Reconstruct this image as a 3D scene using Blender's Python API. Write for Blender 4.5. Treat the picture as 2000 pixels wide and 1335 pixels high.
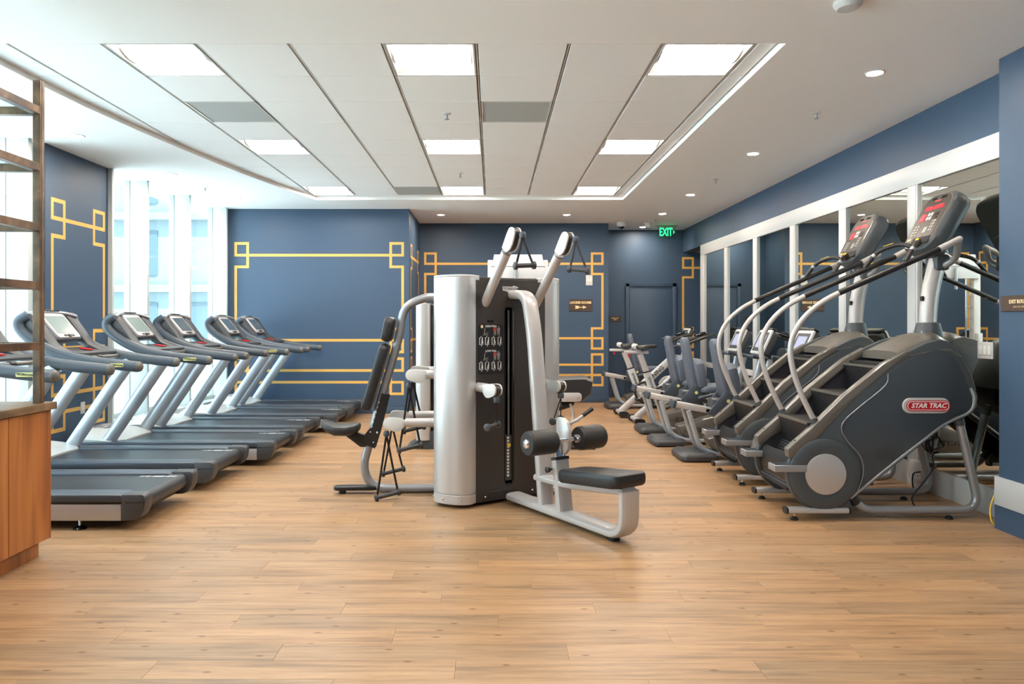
import bpy, bmesh, math, random
from mathutils import Vector, Matrix
random.seed(7)
for _o in list(bpy.data.objects):
    bpy.data.objects.remove(_o, do_unlink=True)
scene = bpy.context.scene
COL = scene.collection

# ------------------------------------------------------------------ camera
EYE = 1.38
CEIL = 3.165           # soffit height
TILE = 3.207           # recessed tile field height
XR = 3.60              # mirror wall
cam_d = bpy.data.cameras.new('camera')
cam_d.sensor_fit = 'HORIZONTAL'
cam_d.sensor_width = 36.0
cam_d.lens = 1400.0 * 36.0 / 2000.0
cam_d.shift_x = 37.0 / 2000.0
cam_d.shift_y = -34.5 / 2000.0
cam_d.clip_start = 0.05
cam = bpy.data.objects.new('camera', cam_d)
cam.location = (0, 0, EYE)
cam.rotation_euler = (math.radians(90), 0, 0)
COL.objects.link(cam)
scene.camera = cam

# ------------------------------------------------------------------ sky, exposure
world = bpy.data.worlds.new('sky')
scene.world = world
world.use_nodes = True
wn = world.node_tree.nodes
wl = world.node_tree.links
bg = wn['Background']
tc = wn.new('ShaderNodeTexCoord')
sep = wn.new('ShaderNodeSeparateXYZ')
rmp = wn.new('ShaderNodeValToRGB')
wl.new(tc.outputs['Generated'], sep.inputs[0])
wl.new(sep.outputs['Z'], rmp.inputs[0])
rmp.color_ramp.elements[0].position = 0.0
rmp.color_ramp.elements[0].color = (0.86, 0.97, 1.0, 1)
rmp.color_ramp.elements[1].position = 0.6
rmp.color_ramp.elements[1].color = (0.60, 0.82, 1.0, 1)
wl.new(rmp.outputs[0], bg.inputs['Color'])
SKY = 3.4
bg.inputs['Strength'].default_value = SKY
TROFFER = 36.0
DOWNLIGHT = 400.0
sun_d = bpy.data.lights.new('sun', 'SUN')
sun_d.energy = 19.0
sun_d.angle = math.radians(0.6)
sun_d.color = (1.0, 0.95, 0.88)
sun = bpy.data.objects.new('sun', sun_d)
sun.rotation_euler = Vector((-0.75, 0.45, -1.0)).to_track_quat('-Z', 'Y').to_euler()
COL.objects.link(sun)
scene.view_settings.view_transform = 'Standard'
scene.view_settings.look = 'None'
scene.view_settings.gamma = 1.0
scene.view_settings.exposure = 1.02
scene.view_settings.use_curve_mapping = False
scene.cycles.max_bounces = 10
scene.cycles.diffuse_bounces = 5
scene.cycles.glossy_bounces = 5
scene.cycles.transparent_max_bounces = 12
scene.cycles.sample_clamp_indirect = 6.0
scene.cycles.caustics_reflective = False
scene.cycles.caustics_refractive = False

# ------------------------------------------------------------------ materials
def srgb(r, g, b):
    def f(c):
        c /= 255.0
        return c / 12.92 if c <= 0.04045 else ((c + 0.055) / 1.055) ** 2.4
    return (f(r), f(g), f(b), 1)

def mat(name, col, rough=0.5, metal=0.0, coat=0.0, var=0.06, scale=30.0, bump=0.0, spec=0.5, emit=None, estr=0.0, aniso=None):
    m = bpy.data.materials.new(name)
    m.use_nodes = True
    nt = m.node_tree
    p = nt.nodes['Principled BSDF']
    p.inputs['Base Color'].default_value = col
    p.inputs['Metallic'].default_value = metal
    p.inputs['Specular IOR Level'].default_value = spec
    p.inputs['Coat Weight'].default_value = coat
    p.inputs['Coat Roughness'].default_value = 0.12
    t = nt.nodes.new('ShaderNodeTexCoord')
    n = nt.nodes.new('ShaderNodeTexNoise')
    n.inputs['Scale'].default_value = scale
    n.inputs['Detail'].default_value = 3
    src = t.outputs['Object']
    if aniso:
        mp = nt.nodes.new('ShaderNodeMapping')
        mp.inputs['Scale'].default_value = aniso
        nt.links.new(src, mp.inputs[0])
        src = mp.outputs[0]
    nt.links.new(src, n.inputs['Vector'])
    mr = nt.nodes.new('ShaderNodeMapRange')
    mr.inputs['To Min'].default_value = max(0.02, rough - var)
    mr.inputs['To Max'].default_value = min(1.0, rough + var)
    nt.links.new(n.outputs[0], mr.inputs[0])
    nt.links.new(mr.outputs[0], p.inputs['Roughness'])
    if bump > 0:
        b = nt.nodes.new('ShaderNodeBump')
        b.inputs['Strength'].default_value = bump
        b.inputs['Distance'].default_value = 0.002
        nt.links.new(n.outputs[0], b.inputs['Height'])
        nt.links.new(b.outputs[0], p.inputs['Normal'])
    if emit is not None:
        p.inputs['Emission Color'].default_value = emit
        p.inputs['Emission Strength'].default_value = estr
    return m

M = {}
M['paint_blue'] = mat('navy_wall_paint', srgb(63, 84, 108), 0.5, bump=0.05, scale=180, spec=0.4)
M['paint_white'] = mat('white_ceiling_paint', srgb(246, 246, 244), 0.85, bump=0.03, scale=200)
M['tile_white'] = mat('ceiling_tile', srgb(246, 247, 246), 0.9, bump=0.15, scale=400)
M['tbar'] = mat('tbar_metal', srgb(214, 212, 206), 0.5)
M['tgap'] = mat('tile_reveal', srgb(150, 145, 138), 0.7)
M['vent'] = mat('perforated_vent', srgb(178, 182, 180), 0.7, bump=0.5, scale=900)
M['gold'] = mat('gold_paint', srgb(228, 178, 92), 0.5, scale=60)
M['white_frame'] = mat('white_lacquer', srgb(200, 202, 203), 0.4)
M['mullion'] = mat('white_mullion', srgb(196, 202, 200), 0.5)
M['silver'] = mat('silver_paint', srgb(196, 192, 190), 0.36, metal=0.25, coat=0.2, scale=60)
M['silver_dark'] = mat('grey_metallic_paint', srgb(160, 162, 166), 0.34, metal=0.45, scale=60)
M['brushed'] = mat('brushed_aluminium', srgb(205, 203, 202), 0.38, metal=0.6, aniso=(60, 60, 1.5), var=0.1)
M['alu'] = mat('anodised_aluminium', srgb(190, 192, 196), 0.35, metal=0.5, aniso=(2, 40, 40))
M['upright'] = mat('treadmill_silver', srgb(176, 184, 192), 0.3, metal=0.35, coat=0.2)
M['panel_dark'] = mat('dark_brown_panel', srgb(56, 51, 48), 0.42, scale=120)
M['black'] = mat('black_plastic', srgb(30, 30, 32), 0.42)
M['black_gloss'] = mat('gloss_black', srgb(14, 14, 16), 0.14)
M['vinyl'] = mat('black_vinyl', srgb(38, 38, 40), 0.42, bump=0.25, scale=320)
M['foam'] = mat('black_foam', srgb(40, 40, 40), 0.55, bump=0.15, scale=300)
M['rubber'] = mat('black_rubber', srgb(24, 24, 26), 0.75, bump=0.3, scale=260)
M['belt'] = mat('running_belt', srgb(40, 43, 48), 0.36, bump=0.2, scale=500)
M['grey_plastic'] = mat('slate_plastic', srgb(68, 76, 86), 0.4, bump=0.06, scale=300)
M['dark_grey'] = mat('dark_grey_plastic', srgb(66, 67, 70), 0.45, bump=0.06, scale=300)
M['charcoal'] = mat('charcoal_shell', srgb(72, 78, 82), 0.36, bump=0.05, scale=200)
M['charcoal2'] = mat('charcoal_inset', srgb(62, 68, 74), 0.34)
M['taupe'] = mat('bronze_grey_plastic', srgb(100, 95, 88), 0.3, coat=0.25)
M['step_black'] = mat('step_side', srgb(40, 38, 46), 0.6, bump=0.4, scale=120)
M['seat_blue'] = mat('slate_blue_padding', srgb(92, 100, 114), 0.5, bump=0.15, scale=300)
M['hood'] = mat('pale_grey_hood', srgb(206, 206, 202), 0.35, coat=0.2)
M['white_plastic'] = mat('white_plastic', srgb(212, 212, 210), 0.4)
M['chrome'] = mat('chrome', srgb(225, 225, 228), 0.12, metal=1.0, var=0.03)
M['led_red'] = mat('red_led', srgb(150, 10, 18), 0.4, emit=srgb(255, 20, 35), estr=1.6)
M['red'] = mat('red_plastic', srgb(200, 12, 24), 0.35)
M['yellow'] = mat('yellow_plastic', srgb(238, 200, 50), 0.45)
M['pale_yellow'] = mat('pale_yellow_badge', srgb(226, 224, 140), 0.4)
M['white_print'] = mat('white_print', srgb(236, 236, 234), 0.5)
M['cream_print'] = mat('cream_print', srgb(244, 220, 170), 0.5)
M['black_print'] = mat('black_print', srgb(24, 24, 24), 0.5)
M['grey_print'] = mat('grey_print', srgb(150, 150, 148), 0.5)
M['pink_print'] = mat('red_print', srgb(210, 70, 70), 0.5)
M['sign_brown'] = mat('brown_sign', srgb(74, 56, 44), 0.45)
M['screen_grey'] = mat('lcd_screen', srgb(128, 142, 138), 0.18)
M['screen_dark'] = mat('dark_lcd_screen', srgb(72, 88, 98), 0.15)
M['screen_lit'] = mat('lit_screen', srgb(120, 120, 140), 0.2, emit=srgb(190, 200, 225), estr=0.35)
M['facade'] = mat('grey_white_facade', srgb(84, 98, 104), 0.8, scale=4)
M['facade_glass'] = mat('facade_window', srgb(50, 68, 78), 0.35, spec=0.5)
M['pavement'] = mat('pale_pavement', srgb(226, 230, 230), 0.85)

def emissive(name, col, strength):
    m = bpy.data.materials.new(name)
    m.use_nodes = True
    nt = m.node_tree
    nt.nodes.clear()
    o = nt.nodes.new('ShaderNodeOutputMaterial')
    e = nt.nodes.new('ShaderNodeEmission')
    e.inputs['Color'].default_value = col
    e.inputs['Strength'].default_value = strength
    nt.links.new(e.outputs[0], o.inputs[0])
    return m
M['lens'] = emissive('troffer_lens', (1.0, 0.94, 0.87, 1), TROFFER)
M['lens_side'] = emissive('troffer_side', (1.0, 0.78, 0.56, 1), TROFFER * 0.55)
M['lamp'] = emissive('downlight_lens', (1.0, 0.84, 0.68, 1), DOWNLIGHT)
M['exit_green'] = emissive('exit_green', (0.02, 1.0, 0.22, 1), 1.6)

def glass_mat(name, tint, refl_rough=0.02, amount=1.0):
    m = bpy.data.materials.new(name)
    m.use_nodes = True
    nt = m.node_tree
    nt.nodes.clear()
    o = nt.nodes.new('ShaderNodeOutputMaterial')
    mix = nt.nodes.new('ShaderNodeMixShader')
    tr = nt.nodes.new('ShaderNodeBsdfTransparent')
    gl = nt.nodes.new('ShaderNodeBsdfGlossy')
    lw = nt.nodes.new('ShaderNodeLayerWeight')
    lw.inputs['Blend'].default_value = 0.5
    pw = nt.nodes.new('ShaderNodeMath'); pw.operation = 'POWER'
    pw.inputs[1].default_value = 5.0
    nt.links.new(lw.outputs['Facing'], pw.inputs[0])
    fr = nt.nodes.new('ShaderNodeMapRange')
    fr.inputs['To Min'].default_value = 0.03
    fr.inputs['To Max'].default_value = 0.5
    nt.links.new(pw.outputs[0], fr.inputs[0])
    tr.inputs['Color'].default_value = tint
    gl.inputs['Roughness'].default_value = refl_rough
    nt.links.new(fr.outputs[0], mix.inputs[0])
    nt.links.new(tr.outputs[0], mix.inputs[1])
    nt.links.new(gl.outputs[0], mix.inputs[2])
    nt.links.new(mix.outputs[0], o.inputs[0])
    return m
M['glass'] = glass_mat('window_glass', (0.90, 0.97, 0.98, 1))
M['shelf_glass'] = glass_mat('shelf_glass', (0.88, 0.96, 0.95, 1))
M['acrylic'] = glass_mat('acrylic', (0.82, 0.88, 0.80, 1))

def mirror_mat():
    m = bpy.data.materials.new('mirror')
    m.use_nodes = True
    nt = m.node_tree
    p = nt.nodes['Principled BSDF']
    p.inputs['Base Color'].default_value = (0.74, 0.80, 0.77, 1)
    p.inputs['Metallic'].default_value = 1.0
    n = nt.nodes.new('ShaderNodeTexNoise')
    n.inputs['Scale'].default_value = 3
    mr = nt.nodes.new('ShaderNodeMapRange')
    mr.inputs['To Min'].default_value = 0.0
    mr.inputs['To Max'].default_value = 0.015
    nt.links.new(n.outputs[0], mr.inputs[0])
    nt.links.new(mr.outputs[0], p.inputs['Roughness'])
    return m
M['mirror'] = mirror_mat()

PW, PL = 0.155, 1.22      # plank width, length

def floor_mat():
    m = bpy.data.materials.new('oak_planks')
    m.use_nodes = True
    nt = m.node_tree
    L = nt.links.new
    p = nt.nodes['Principled BSDF']
    g = nt.nodes.new('ShaderNodeNewGeometry')
    s = nt.nodes.new('ShaderNodeSeparateXYZ')
    L(g.outputs['Position'], s.inputs[0])
    def math_(op, a, b=None):
        n = nt.nodes.new('ShaderNodeMath')
        n.operation = op
        for k, v in enumerate((a, b)):
            if v is None: continue
            if isinstance(v, (int, float)): n.inputs[k].default_value = v
            else: L(v, n.inputs[k])
        return n.outputs[0]
    row = math_('FLOOR', math_('DIVIDE', s.outputs['Y'], PW))
    off = math_('MULTIPLY', math_('FRACT', math_('MULTIPLY', row, 0.61803)), PL)
    col = math_('FLOOR', math_('DIVIDE', math_('ADD', s.outputs['X'], off), PL))
    cmb = nt.nodes.new('ShaderNodeCombineXYZ')
    L(row, cmb.inputs[0]); L(col, cmb.inputs[1])
    wnz = nt.nodes.new('ShaderNodeTexWhiteNoise')
    wnz.noise_dimensions = '3D'
    L(cmb.outputs[0], wnz.inputs['Vector'])
    # grain coordinates shifted per plank
    addv = nt.nodes.new('ShaderNodeVectorMath'); addv.operation = 'MULTIPLY_ADD'
    L(wnz.outputs['Color'], addv.inputs[0])
    addv.inputs[1].default_value = (37, 37, 37)
    L(g.outputs['Position'], addv.inputs[2])
    def noise(scale3, detail, dist=0.0, rough=0.55):
        mp = nt.nodes.new('ShaderNodeMapping')
        mp.inputs['Scale'].default_value = scale3
        L(addv.outputs[0], mp.inputs[0])
        n = nt.nodes.new('ShaderNodeTexNoise')
        n.inputs['Scale'].default_value = 1.0
        n.inputs['Detail'].default_value = detail
        n.inputs['Distortion'].default_value = dist
        n.inputs['Roughness'].default_value = rough
        L(mp.outputs[0], n.inputs['Vector'])
        return n.outputs[0]
    grain = noise((2.2, 42, 1), 5, 0.4)
    fine = noise((9, 190, 1), 3)
    broad = noise((1.1, 9, 1), 2)
    r1 = nt.nodes.new('ShaderNodeValToRGB')
    e = r1.color_ramp.elements
    e[0].position = 0.34; e[0].color = srgb(134, 104, 75)
    e[1].position = 0.68; e[1].color = srgb(188, 153, 116)
    k = e.new(0.5); k.color = srgb(172, 136, 99)
    gb = math_('ADD', math_('MULTIPLY', grain, 0.62), math_('MULTIPLY', broad, 0.38))
    L(gb, r1.inputs[0])
    # per plank tone
    r2 = nt.nodes.new('ShaderNodeValToRGB')
    e = r2.color_ramp.elements
    e[0].position = 0.0; e[0].color = (0.84, 0.86, 0.90, 1)
    e[1].position = 1.0; e[1].color = (1.10, 1.05, 1.0, 1)
    L(wnz.outputs['Value'], r2.inputs[0])
    mx = nt.nodes.new('ShaderNodeMix'); mx.data_type = 'RGBA'; mx.blend_type = 'MULTIPLY'
    mx.inputs['Factor'].default_value = 1.0
    L(r1.outputs[0], mx.inputs['A']); L(r2.outputs[0], mx.inputs['B'])
    # fine darker streaks
    r3 = nt.nodes.new('ShaderNodeValToRGB')
    e = r3.color_ramp.elements
    e[0].position = 0.30; e[0].color = (0.66, 0.62, 0.58, 1)
    e[1].position = 0.50; e[1].color = (1, 1, 1, 1)
    L(fine, r3.inputs[0])
    mx2 = nt.nodes.new('ShaderNodeMix'); mx2.data_type = 'RGBA'; mx2.blend_type = 'MULTIPLY'
    mx2.inputs['Factor'].default_value = 0.55
    L(mx.outputs['Result'], mx2.inputs['A']); L(r3.outputs[0], mx2.inputs['B'])
    # knots
    mp = nt.nodes.new('ShaderNodeMapping')
    mp.inputs['Scale'].default_value = (3.6, 9.0, 1)
    L(addv.outputs[0], mp.inputs[0])
    vo = nt.nodes.new('ShaderNodeTexVoronoi')
    vo.voronoi_dimensions = '2D'
    vo.inputs['Scale'].default_value = 1.0
    L(mp.outputs[0], vo.inputs['Vector'])
    r4 = nt.nodes.new('ShaderNodeValToRGB')
    e = r4.color_ramp.elements
    e[0].position = 0.03; e[0].color = (0.45, 0.36, 0.28, 1)
    e[1].position = 0.085; e[1].color = (1, 1, 1, 1)
    L(vo.outputs['Distance'], r4.inputs[0])
    sel = math_('GREATER_THAN', nt.nodes.new('ShaderNodeSeparateColor').outputs[0], 0.62)
    sc = sel.node.inputs[0].links[0].from_node
    L(vo.outputs['Color'], sc.inputs[0])
    mx3 = nt.nodes.new('ShaderNodeMix'); mx3.data_type = 'RGBA'; mx3.blend_type = 'MULTIPLY'
    L(sel, mx3.inputs['Factor'])
    L(mx2.outputs['Result'], mx3.inputs['A']); L(r4.outputs[0], mx3.inputs['B'])
    L(mx3.outputs['Result'], p.inputs['Base Color'])
    mr = nt.nodes.new('ShaderNodeMapRange')
    mr.inputs['To Min'].default_value = 0.30
    mr.inputs['To Max'].default_value = 0.46
    L(grain, mr.inputs[0]); L(mr.outputs[0], p.inputs['Roughness'])
    p.inputs['Specular IOR Level'].default_value = 0.45
    b = nt.nodes.new('ShaderNodeBump')
    b.inputs['Strength'].default_value = 0.12
    b.inputs['Distance'].default_value = 0.001
    L(fine, b.inputs['Height']); L(b.outputs[0], p.inputs['Normal'])
    return m
M['oak'] = floor_mat()

def wood_mat(name, c0, c1, c2, sc, rough=0.4):
    m = bpy.data.materials.new(name)
    m.use_nodes = True
    nt = m.node_tree
    L = nt.links.new
    p = nt.nodes['Principled BSDF']
    t = nt.nodes.new('ShaderNodeTexCoord')
    mp = nt.nodes.new('ShaderNodeMapping')
    mp.inputs['Scale'].default_value = sc
    L(t.outputs['Object'], mp.inputs[0])
    n = nt.nodes.new('ShaderNodeTexNoise')
    n.inputs['Scale'].default_value = 1.0
    n.inputs['Detail'].default_value = 5
    n.inputs['Distortion'].default_value = 0.6
    L(mp.outputs[0], n.inputs['Vector'])
    r = nt.nodes.new('ShaderNodeValToRGB')
    e = r.color_ramp.elements
    e[0].position = 0.3; e[0].color = c0
    e[1].position = 0.7; e[1].color = c2
    k = e.new(0.5); k.color = c1
    L(n.outputs[0], r.inputs[0])
    L(r.outputs[0], p.inputs['Base Color'])
    p.inputs['Roughness'].default_value = rough
    return m
M['walnut'] = wood_mat('walnut_veneer', srgb(118, 66, 28), srgb(168, 102, 50), srgb(192, 126, 66), (9, 9, 0.9))
M['bronze'] = wood_mat('aged_bronze', srgb(58, 44, 32), srgb(104, 78, 56), srgb(138, 106, 78), (7, 7, 7), 0.42)
M['bronze'].node_tree.nodes['Principled BSDF'].inputs['Metallic'].default_value = 0.35
M['counter'] = wood_mat('bronze_counter', srgb(84, 64, 44), srgb(122, 96, 66), srgb(150, 122, 90), (6, 6, 6), 0.3)

# ------------------------------------------------------------------ mesh helpers
def V(*a):
    return Vector(a)

class B:
    """collects geometry for ONE mesh object"""
    def __init__(self):
        self.v = []
        self.f = []
    def add(self, vs, fs):
        k = len(self.v)
        self.v += [Vector(p) for p in vs]
        self.f += [tuple(k + i for i in f) for f in fs]
        return self
    def box(self, x0, x1, y0, y1, z0, z1):
        vs = [(x, y, z) for z in (z0, z1) for y in (y0, y1) for x in (x0, x1)]
        return self.add(vs, [(0, 2, 3, 1), (4, 5, 7, 6), (0, 1, 5, 4), (2, 6, 7, 3), (0, 4, 6, 2), (1, 3, 7, 5)])
    def obox(self, c, ux, uy, uz, sx, sy, sz):
        c = Vector(c); ux = Vector(ux).normalized(); uy = Vector(uy).normalized(); uz = Vector(uz).normalized()
        vs = []
        for k in (-1, 1):
            for j in (-1, 1):
                for i in (-1, 1):
                    vs.append(c + ux * (i * sx / 2) + uy * (j * sy / 2) + uz * (k * sz / 2))
        return self.add(vs, [(0, 2, 3, 1), (4, 5, 7, 6), (0, 1, 5, 4), (2, 6, 7, 3), (0, 4, 6, 2), (1, 3, 7, 5)])
    def prism(self, pts, f0, f1):
        """pts 2D outline; f0,f1 map a 2D point to 3D for the two caps"""
        n = len(pts)
        vs = [f0(*p) for p in pts] + [f1(*p) for p in pts]
        fs = [tuple(range(n - 1, -1, -1)), tuple(range(n, 2 * n))]
        fs += [(i, (i + 1) % n, n + (i + 1) % n, n + i) for i in range(n)]
        return self.add(vs, fs)
    def prism_y(self, pts, y0, y1):
        return self.prism(pts, lambda a, b: (a, y0, b), lambda a, b: (a, y1, b))
    def prism_z(self, pts, z0, z1):
        return self.prism(pts, lambda a, b: (a, b, z0), lambda a, b: (a, b, z1))
    def prism_x(self, pts, x0, x1):
        return self.prism(pts, lambda a, b: (x0, a, b), lambda a, b: (x1, a, b))
    def loft(self, rings, caps=True, closed=True):
        n = len(rings[0])
        vs = [p for r in rings for p in r]
        fs = []
        for k in range(len(rings) - 1):
            for i in range(n if closed else n - 1):
                j = (i + 1) % n
                fs.append((k * n + i, k * n + j, (k + 1) * n + j, (k + 1) * n + i))
        if caps:
            fs.append(tuple(range(n - 1, -1, -1)))
            fs.append(tuple((len(rings) - 1) * n + i for i in range(n)))
        return self.add(vs, fs)
    def tube(self, path, r, n=10, side=None, ab=None, caps=True, pw=2.0):
        """round (r) or oval (ab = half size along side, half size across) tube"""
        P = [Vector(p) for p in path]
        m = len(P)
        rr = r if isinstance(r, (list, tuple)) else [r] * m
        T = []
        for i in range(m):
            t = (P[min(i + 1, m - 1)] - P[max(i - 1, 0)])
            T.append(t.normalized())
        if side is not None:
            S = Vector(side)
        else:
            S = Vector((0, 0, 1)) if abs(T[0].z) < 0.9 else Vector((1, 0, 0))
        rings = []
        for i in range(m):
            if side is not None:
                Bv = Vector(side)
            else:
                Bv = S
            Bv = (Bv - T[i] * Bv.dot(T[i]))
            if Bv.length < 1e-6:
                Bv = T[i].orthogonal()
            Bv.normalize()
            if side is None:
                S = Bv
            N = T[i].cross(Bv)
            ring = []
            for k in range(n):
                a = 2 * math.pi * k / n
                ca, sa = math.cos(a), math.sin(a)
                if ab:
                    ex = 2.0 / pw
                    x = math.copysign(abs(ca) ** ex, ca) * ab[0]
                    y = math.copysign(abs(sa) ** ex, sa) * ab[1]
                else:
                    x, y = ca * rr[i], sa * rr[i]
                ring.append(P[i] + Bv * x + N * y)
            rings.append(ring)
        return self.loft(rings, caps)
    def lathe(self, prof, c, axis=(0, 0, 1), n=20):
        """prof: (radius, height) list"""
        c = Vector(c); A = Vector(axis).normalized()
        X = A.orthogonal().normalized(); Y = A.cross(X)
        rings = [[c + A * h + (X * math.cos(2 * math.pi * k / n) + Y * math.sin(2 * math.pi * k / n)) * max(r, 1e-4) for k in range(n)] for r, h in prof]
        return self.loft(rings)
    def cyl(self, a, b, r, n=16):
        a = Vector(a); b = Vector(b)
        return self.lathe([(r, 0), (r, (b - a).length)], a, b - a, n)
    def ball(self, c, r, n=12):
        pr = [(math.sin(math.pi * k / 8) * r, -math.cos(math.pi * k / 8) * r) for k in range(9)]
        return self.lathe(pr, c, n=n)
    def mesh(self, name, bevel=0.0, seg=2, smooth=35.0, sub=0):
        me = bpy.data.meshes.new(name)
        bm = bmesh.new()
        bv = [bm.verts.new(p) for p in self.v]
        for f in self.f:
            try:
                bm.faces.new([bv[i] for i in f])
            except ValueError:
                pass
        bmesh.ops.remove_doubles(bm, verts=bm.verts, dist=1e-5)
        bmesh.ops.recalc_face_normals(bm, faces=bm.faces)
        if bevel > 0:
            es = [e for e in bm.edges if len(e.link_faces) == 2 and e.calc_face_angle(0) > math.radians(28)]
            bmesh.ops.bevel(bm, geom=es, offset=bevel, segments=seg, profile=0.5, affect='EDGES', clamp_overlap=True)
        bm.to_mesh(me)
        bm.free()
        if smooth:
            for p in me.polygons:
                p.use_smooth = True
            me.set_sharp_from_angle(angle=math.radians(smooth))
        return me
    def obj(self, name, m, parent=None, bevel=0.0, seg=2, smooth=35.0, label=None):
        me = self.mesh(name, bevel, seg, smooth)
        return link(name, me, m, parent, label)

def link(name, me, m, parent=None, label=None):
    if m is not None and len(me.materials) == 0:
        me.materials.append(M[m] if isinstance(m, str) else m)
    o = bpy.data.objects.new(name, me)
    COL.objects.link(o)
    if parent is not None:
        o.parent = parent
    if label:
        o['label'] = label
    return o

def thing(name, label, cat, loc=(0, 0, 0), rz=0.0, group=None):
    o = bpy.data.objects.new(name, None)
    o.empty_display_size = 0.1
    COL.objects.link(o)
    o.location = loc
    o.rotation_euler = (0, 0, rz)
    return tag(o, label, cat, group)

def tag(o, label, cat, group=None):
    o['label'] = label
    o['category'] = cat
    if group:
        o['group'] = group
    return o

def struct(o, label=None):
    o['kind'] = 'structure'
    if label:
        o['label'] = label
    return o

def children(o):
    return [c for c in bpy.data.objects if c.parent == o]

def copy_tree(o, parent=None, loc=None, label=None, rz=None):
    c = o.copy()
    COL.objects.link(c)
    c.parent = parent
    if loc is not None:
        c.location = loc
    if rz is not None:
        c.rotation_euler = (0, 0, rz)
    if label:
        c['label'] = label
    for ch in children(o):
        copy_tree(ch, c)
    return c

def fillet(pts, r, k=6):
    P = [Vector(p) for p in pts]
    out = [P[0]]
    for i in range(1, len(P) - 1):
        a, b, c = P[i - 1], P[i], P[i + 1]
        d = min(r, (a - b).length * 0.49, (c - b).length * 0.49)
        p0 = b + (a - b).normalized() * d
        p1 = b + (c - b).normalized() * d
        for j in range(k + 1):
            t = j / k
            out.append(p0 * (1 - t) ** 2 + b * 2 * t * (1 - t) + p1 * t * t)
    out.append(P[-1])
    return out

def spline(pts, k=5):
    P = [Vector(p) for p in pts]
    Q = [P[0] * 2 - P[1]] + P + [P[-1] * 2 - P[-2]]
    out = []
    for i in range(1, len(Q) - 2):
        p0, p1, p2, p3 = Q[i - 1], Q[i], Q[i + 1], Q[i + 2]
        for j in range(k):
            t = j / k
            out.append(0.5 * ((2 * p1) + (p2 - p0) * t + (2 * p0 - 5 * p1 + 4 * p2 - p3) * t * t + (3 * p1 - p0 - 3 * p2 + p3) * t ** 3))
    out.append(P[-1])
    return out

def rrect(w, h, r, k=4, cx=0.0, cy=0.0):
    out = []
    for sx, sy, a0 in ((1, 1, 0), (-1, 1, 90), (-1, -1, 180), (1, -1, 270)):
        for j in range(k + 1):
            a = math.radians(a0 + 90 * j / k)
            out.append((cx + sx * (w / 2 - r) + r * math.cos(a), cy + sy * (h / 2 - r) + r * math.sin(a)))
    return out

def pad(b, outline, frame, t, inset=0.02, crown=0.0):
    """cushion: outline (2D), frame(a,b,c)->3D, thickness t, rounded edges"""
    cx = sum(p[0] for p in outline) / len(outline)
    cy = sum(p[1] for p in outline) / len(outline)
    def ring(s, h):
        out = []
        for x, y in outline:
            dx, dy = x - cx, y - cy
            l = math.hypot(dx, dy)
            f = max(0.05, (l - s) / l) if l > 1e-6 else 1
            out.append(frame(cx + dx * f, cy + dy * f, h))
        return out
    rings = [ring(inset, 0), ring(inset * 0.3, t * 0.12), ring(0, t * 0.35), ring(0, t * 0.65), ring(inset * 0.3, t * 0.9), ring(inset, t)]
    if crown:
        rings.append(ring(inset * 3, t + crown * 0.7))
        rings.append(ring(inset * 5, t + crown))
    b.loft(rings)
    return b

_deps = None
def text(name, s, size, org, xd, yd, m, parent, depth=0.001, align='CENTER', bold=0.0, sx=1.0, shear=0.0):
    cu = bpy.data.curves.new(name, 'FONT')
    cu.body = s
    cu.size = size
    cu.align_x = align
    cu.align_y = 'CENTER'
    cu.extrude = depth
    cu.offset = bold
    cu.resolution_u = 2
    cu.shear = shear
    tmp = bpy.data.objects.new('tmp_text', cu)
    COL.objects.link(tmp)
    dg = bpy.context.evaluated_depsgraph_get()
    me = bpy.data.meshes.new_from_object(tmp.evaluated_get(dg))
    bpy.data.objects.remove(tmp, do_unlink=True)
    X = Vector(xd).normalized(); Y = Vector(yd).normalized(); Z = X.cross(Y)
    mtx = Matrix(((X.x, Y.x, Z.x, org[0]), (X.y, Y.y, Z.y, org[1]), (X.z, Y.z, Z.z, org[2]), (0, 0, 0, 1)))
    me.transform(mtx @ Matrix.Diagonal((sx, 1, 1, 1)))
    me.materials.clear()
    me.name = name
    return link(name, me, m, parent)

# ================================================================== SETTING
# ---- floor
floor = B().box(-5.0, 6.0, -3.2, 14.0, -0.2, -0.012).obj('floor', 'dark_grey', smooth=0)
struct(floor, 'light oak plank flooring of the gym')
X0, X1 = -4.75, 6.0
_shared = {}
def plank_mesh(l):
    key = round(l, 3)
    if key not in _shared:
        g = 0.0004
        _shared[key] = B().box(g, l - g, g, PW - g, -0.012, 0.0).mesh('plank', bevel=0.0006, seg=1, smooth=0)
        _shared[key].materials.append(M['oak'])
    return _shared[key]
def plank_row(row, x1):
    off = (row * 0.61803 - math.floor(row * 0.61803)) * PL
    c = math.floor((X0 + off) / PL)
    out = []
    while True:
        a = c * PL - off
        b = a + PL
        if a >= x1: break
        out.append((max(a, X0), min(b, x1)))
        c += 1
    return out
ROW0, ROWN, ROWE = -20, 7, 42
n_planks = 0
rest = B()
for row in range(ROW0, int(14.0 / PW) + 1):
    y = row * PW
    near = ROWN <= row < ROWE
    x1 = 3.45 if y < 4.9 else (3.66 if y < 12.3 else 6.0)
    for a, b in plank_row(row, x1):
        if b - a < 0.03: continue
        if near:
            o = link('plank', plank_mesh(b - a), None, floor)
            o.location = (a, y, 0)
            n_planks += 1
        else:
            g = 0.0004
            rest.box(a + g, b - g, y + g, y + PW - g, -0.012, 0.0)
o = rest.obj('plank_field', 'oak', floor, smooth=0)
o['kind'] = 'stuff'

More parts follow.
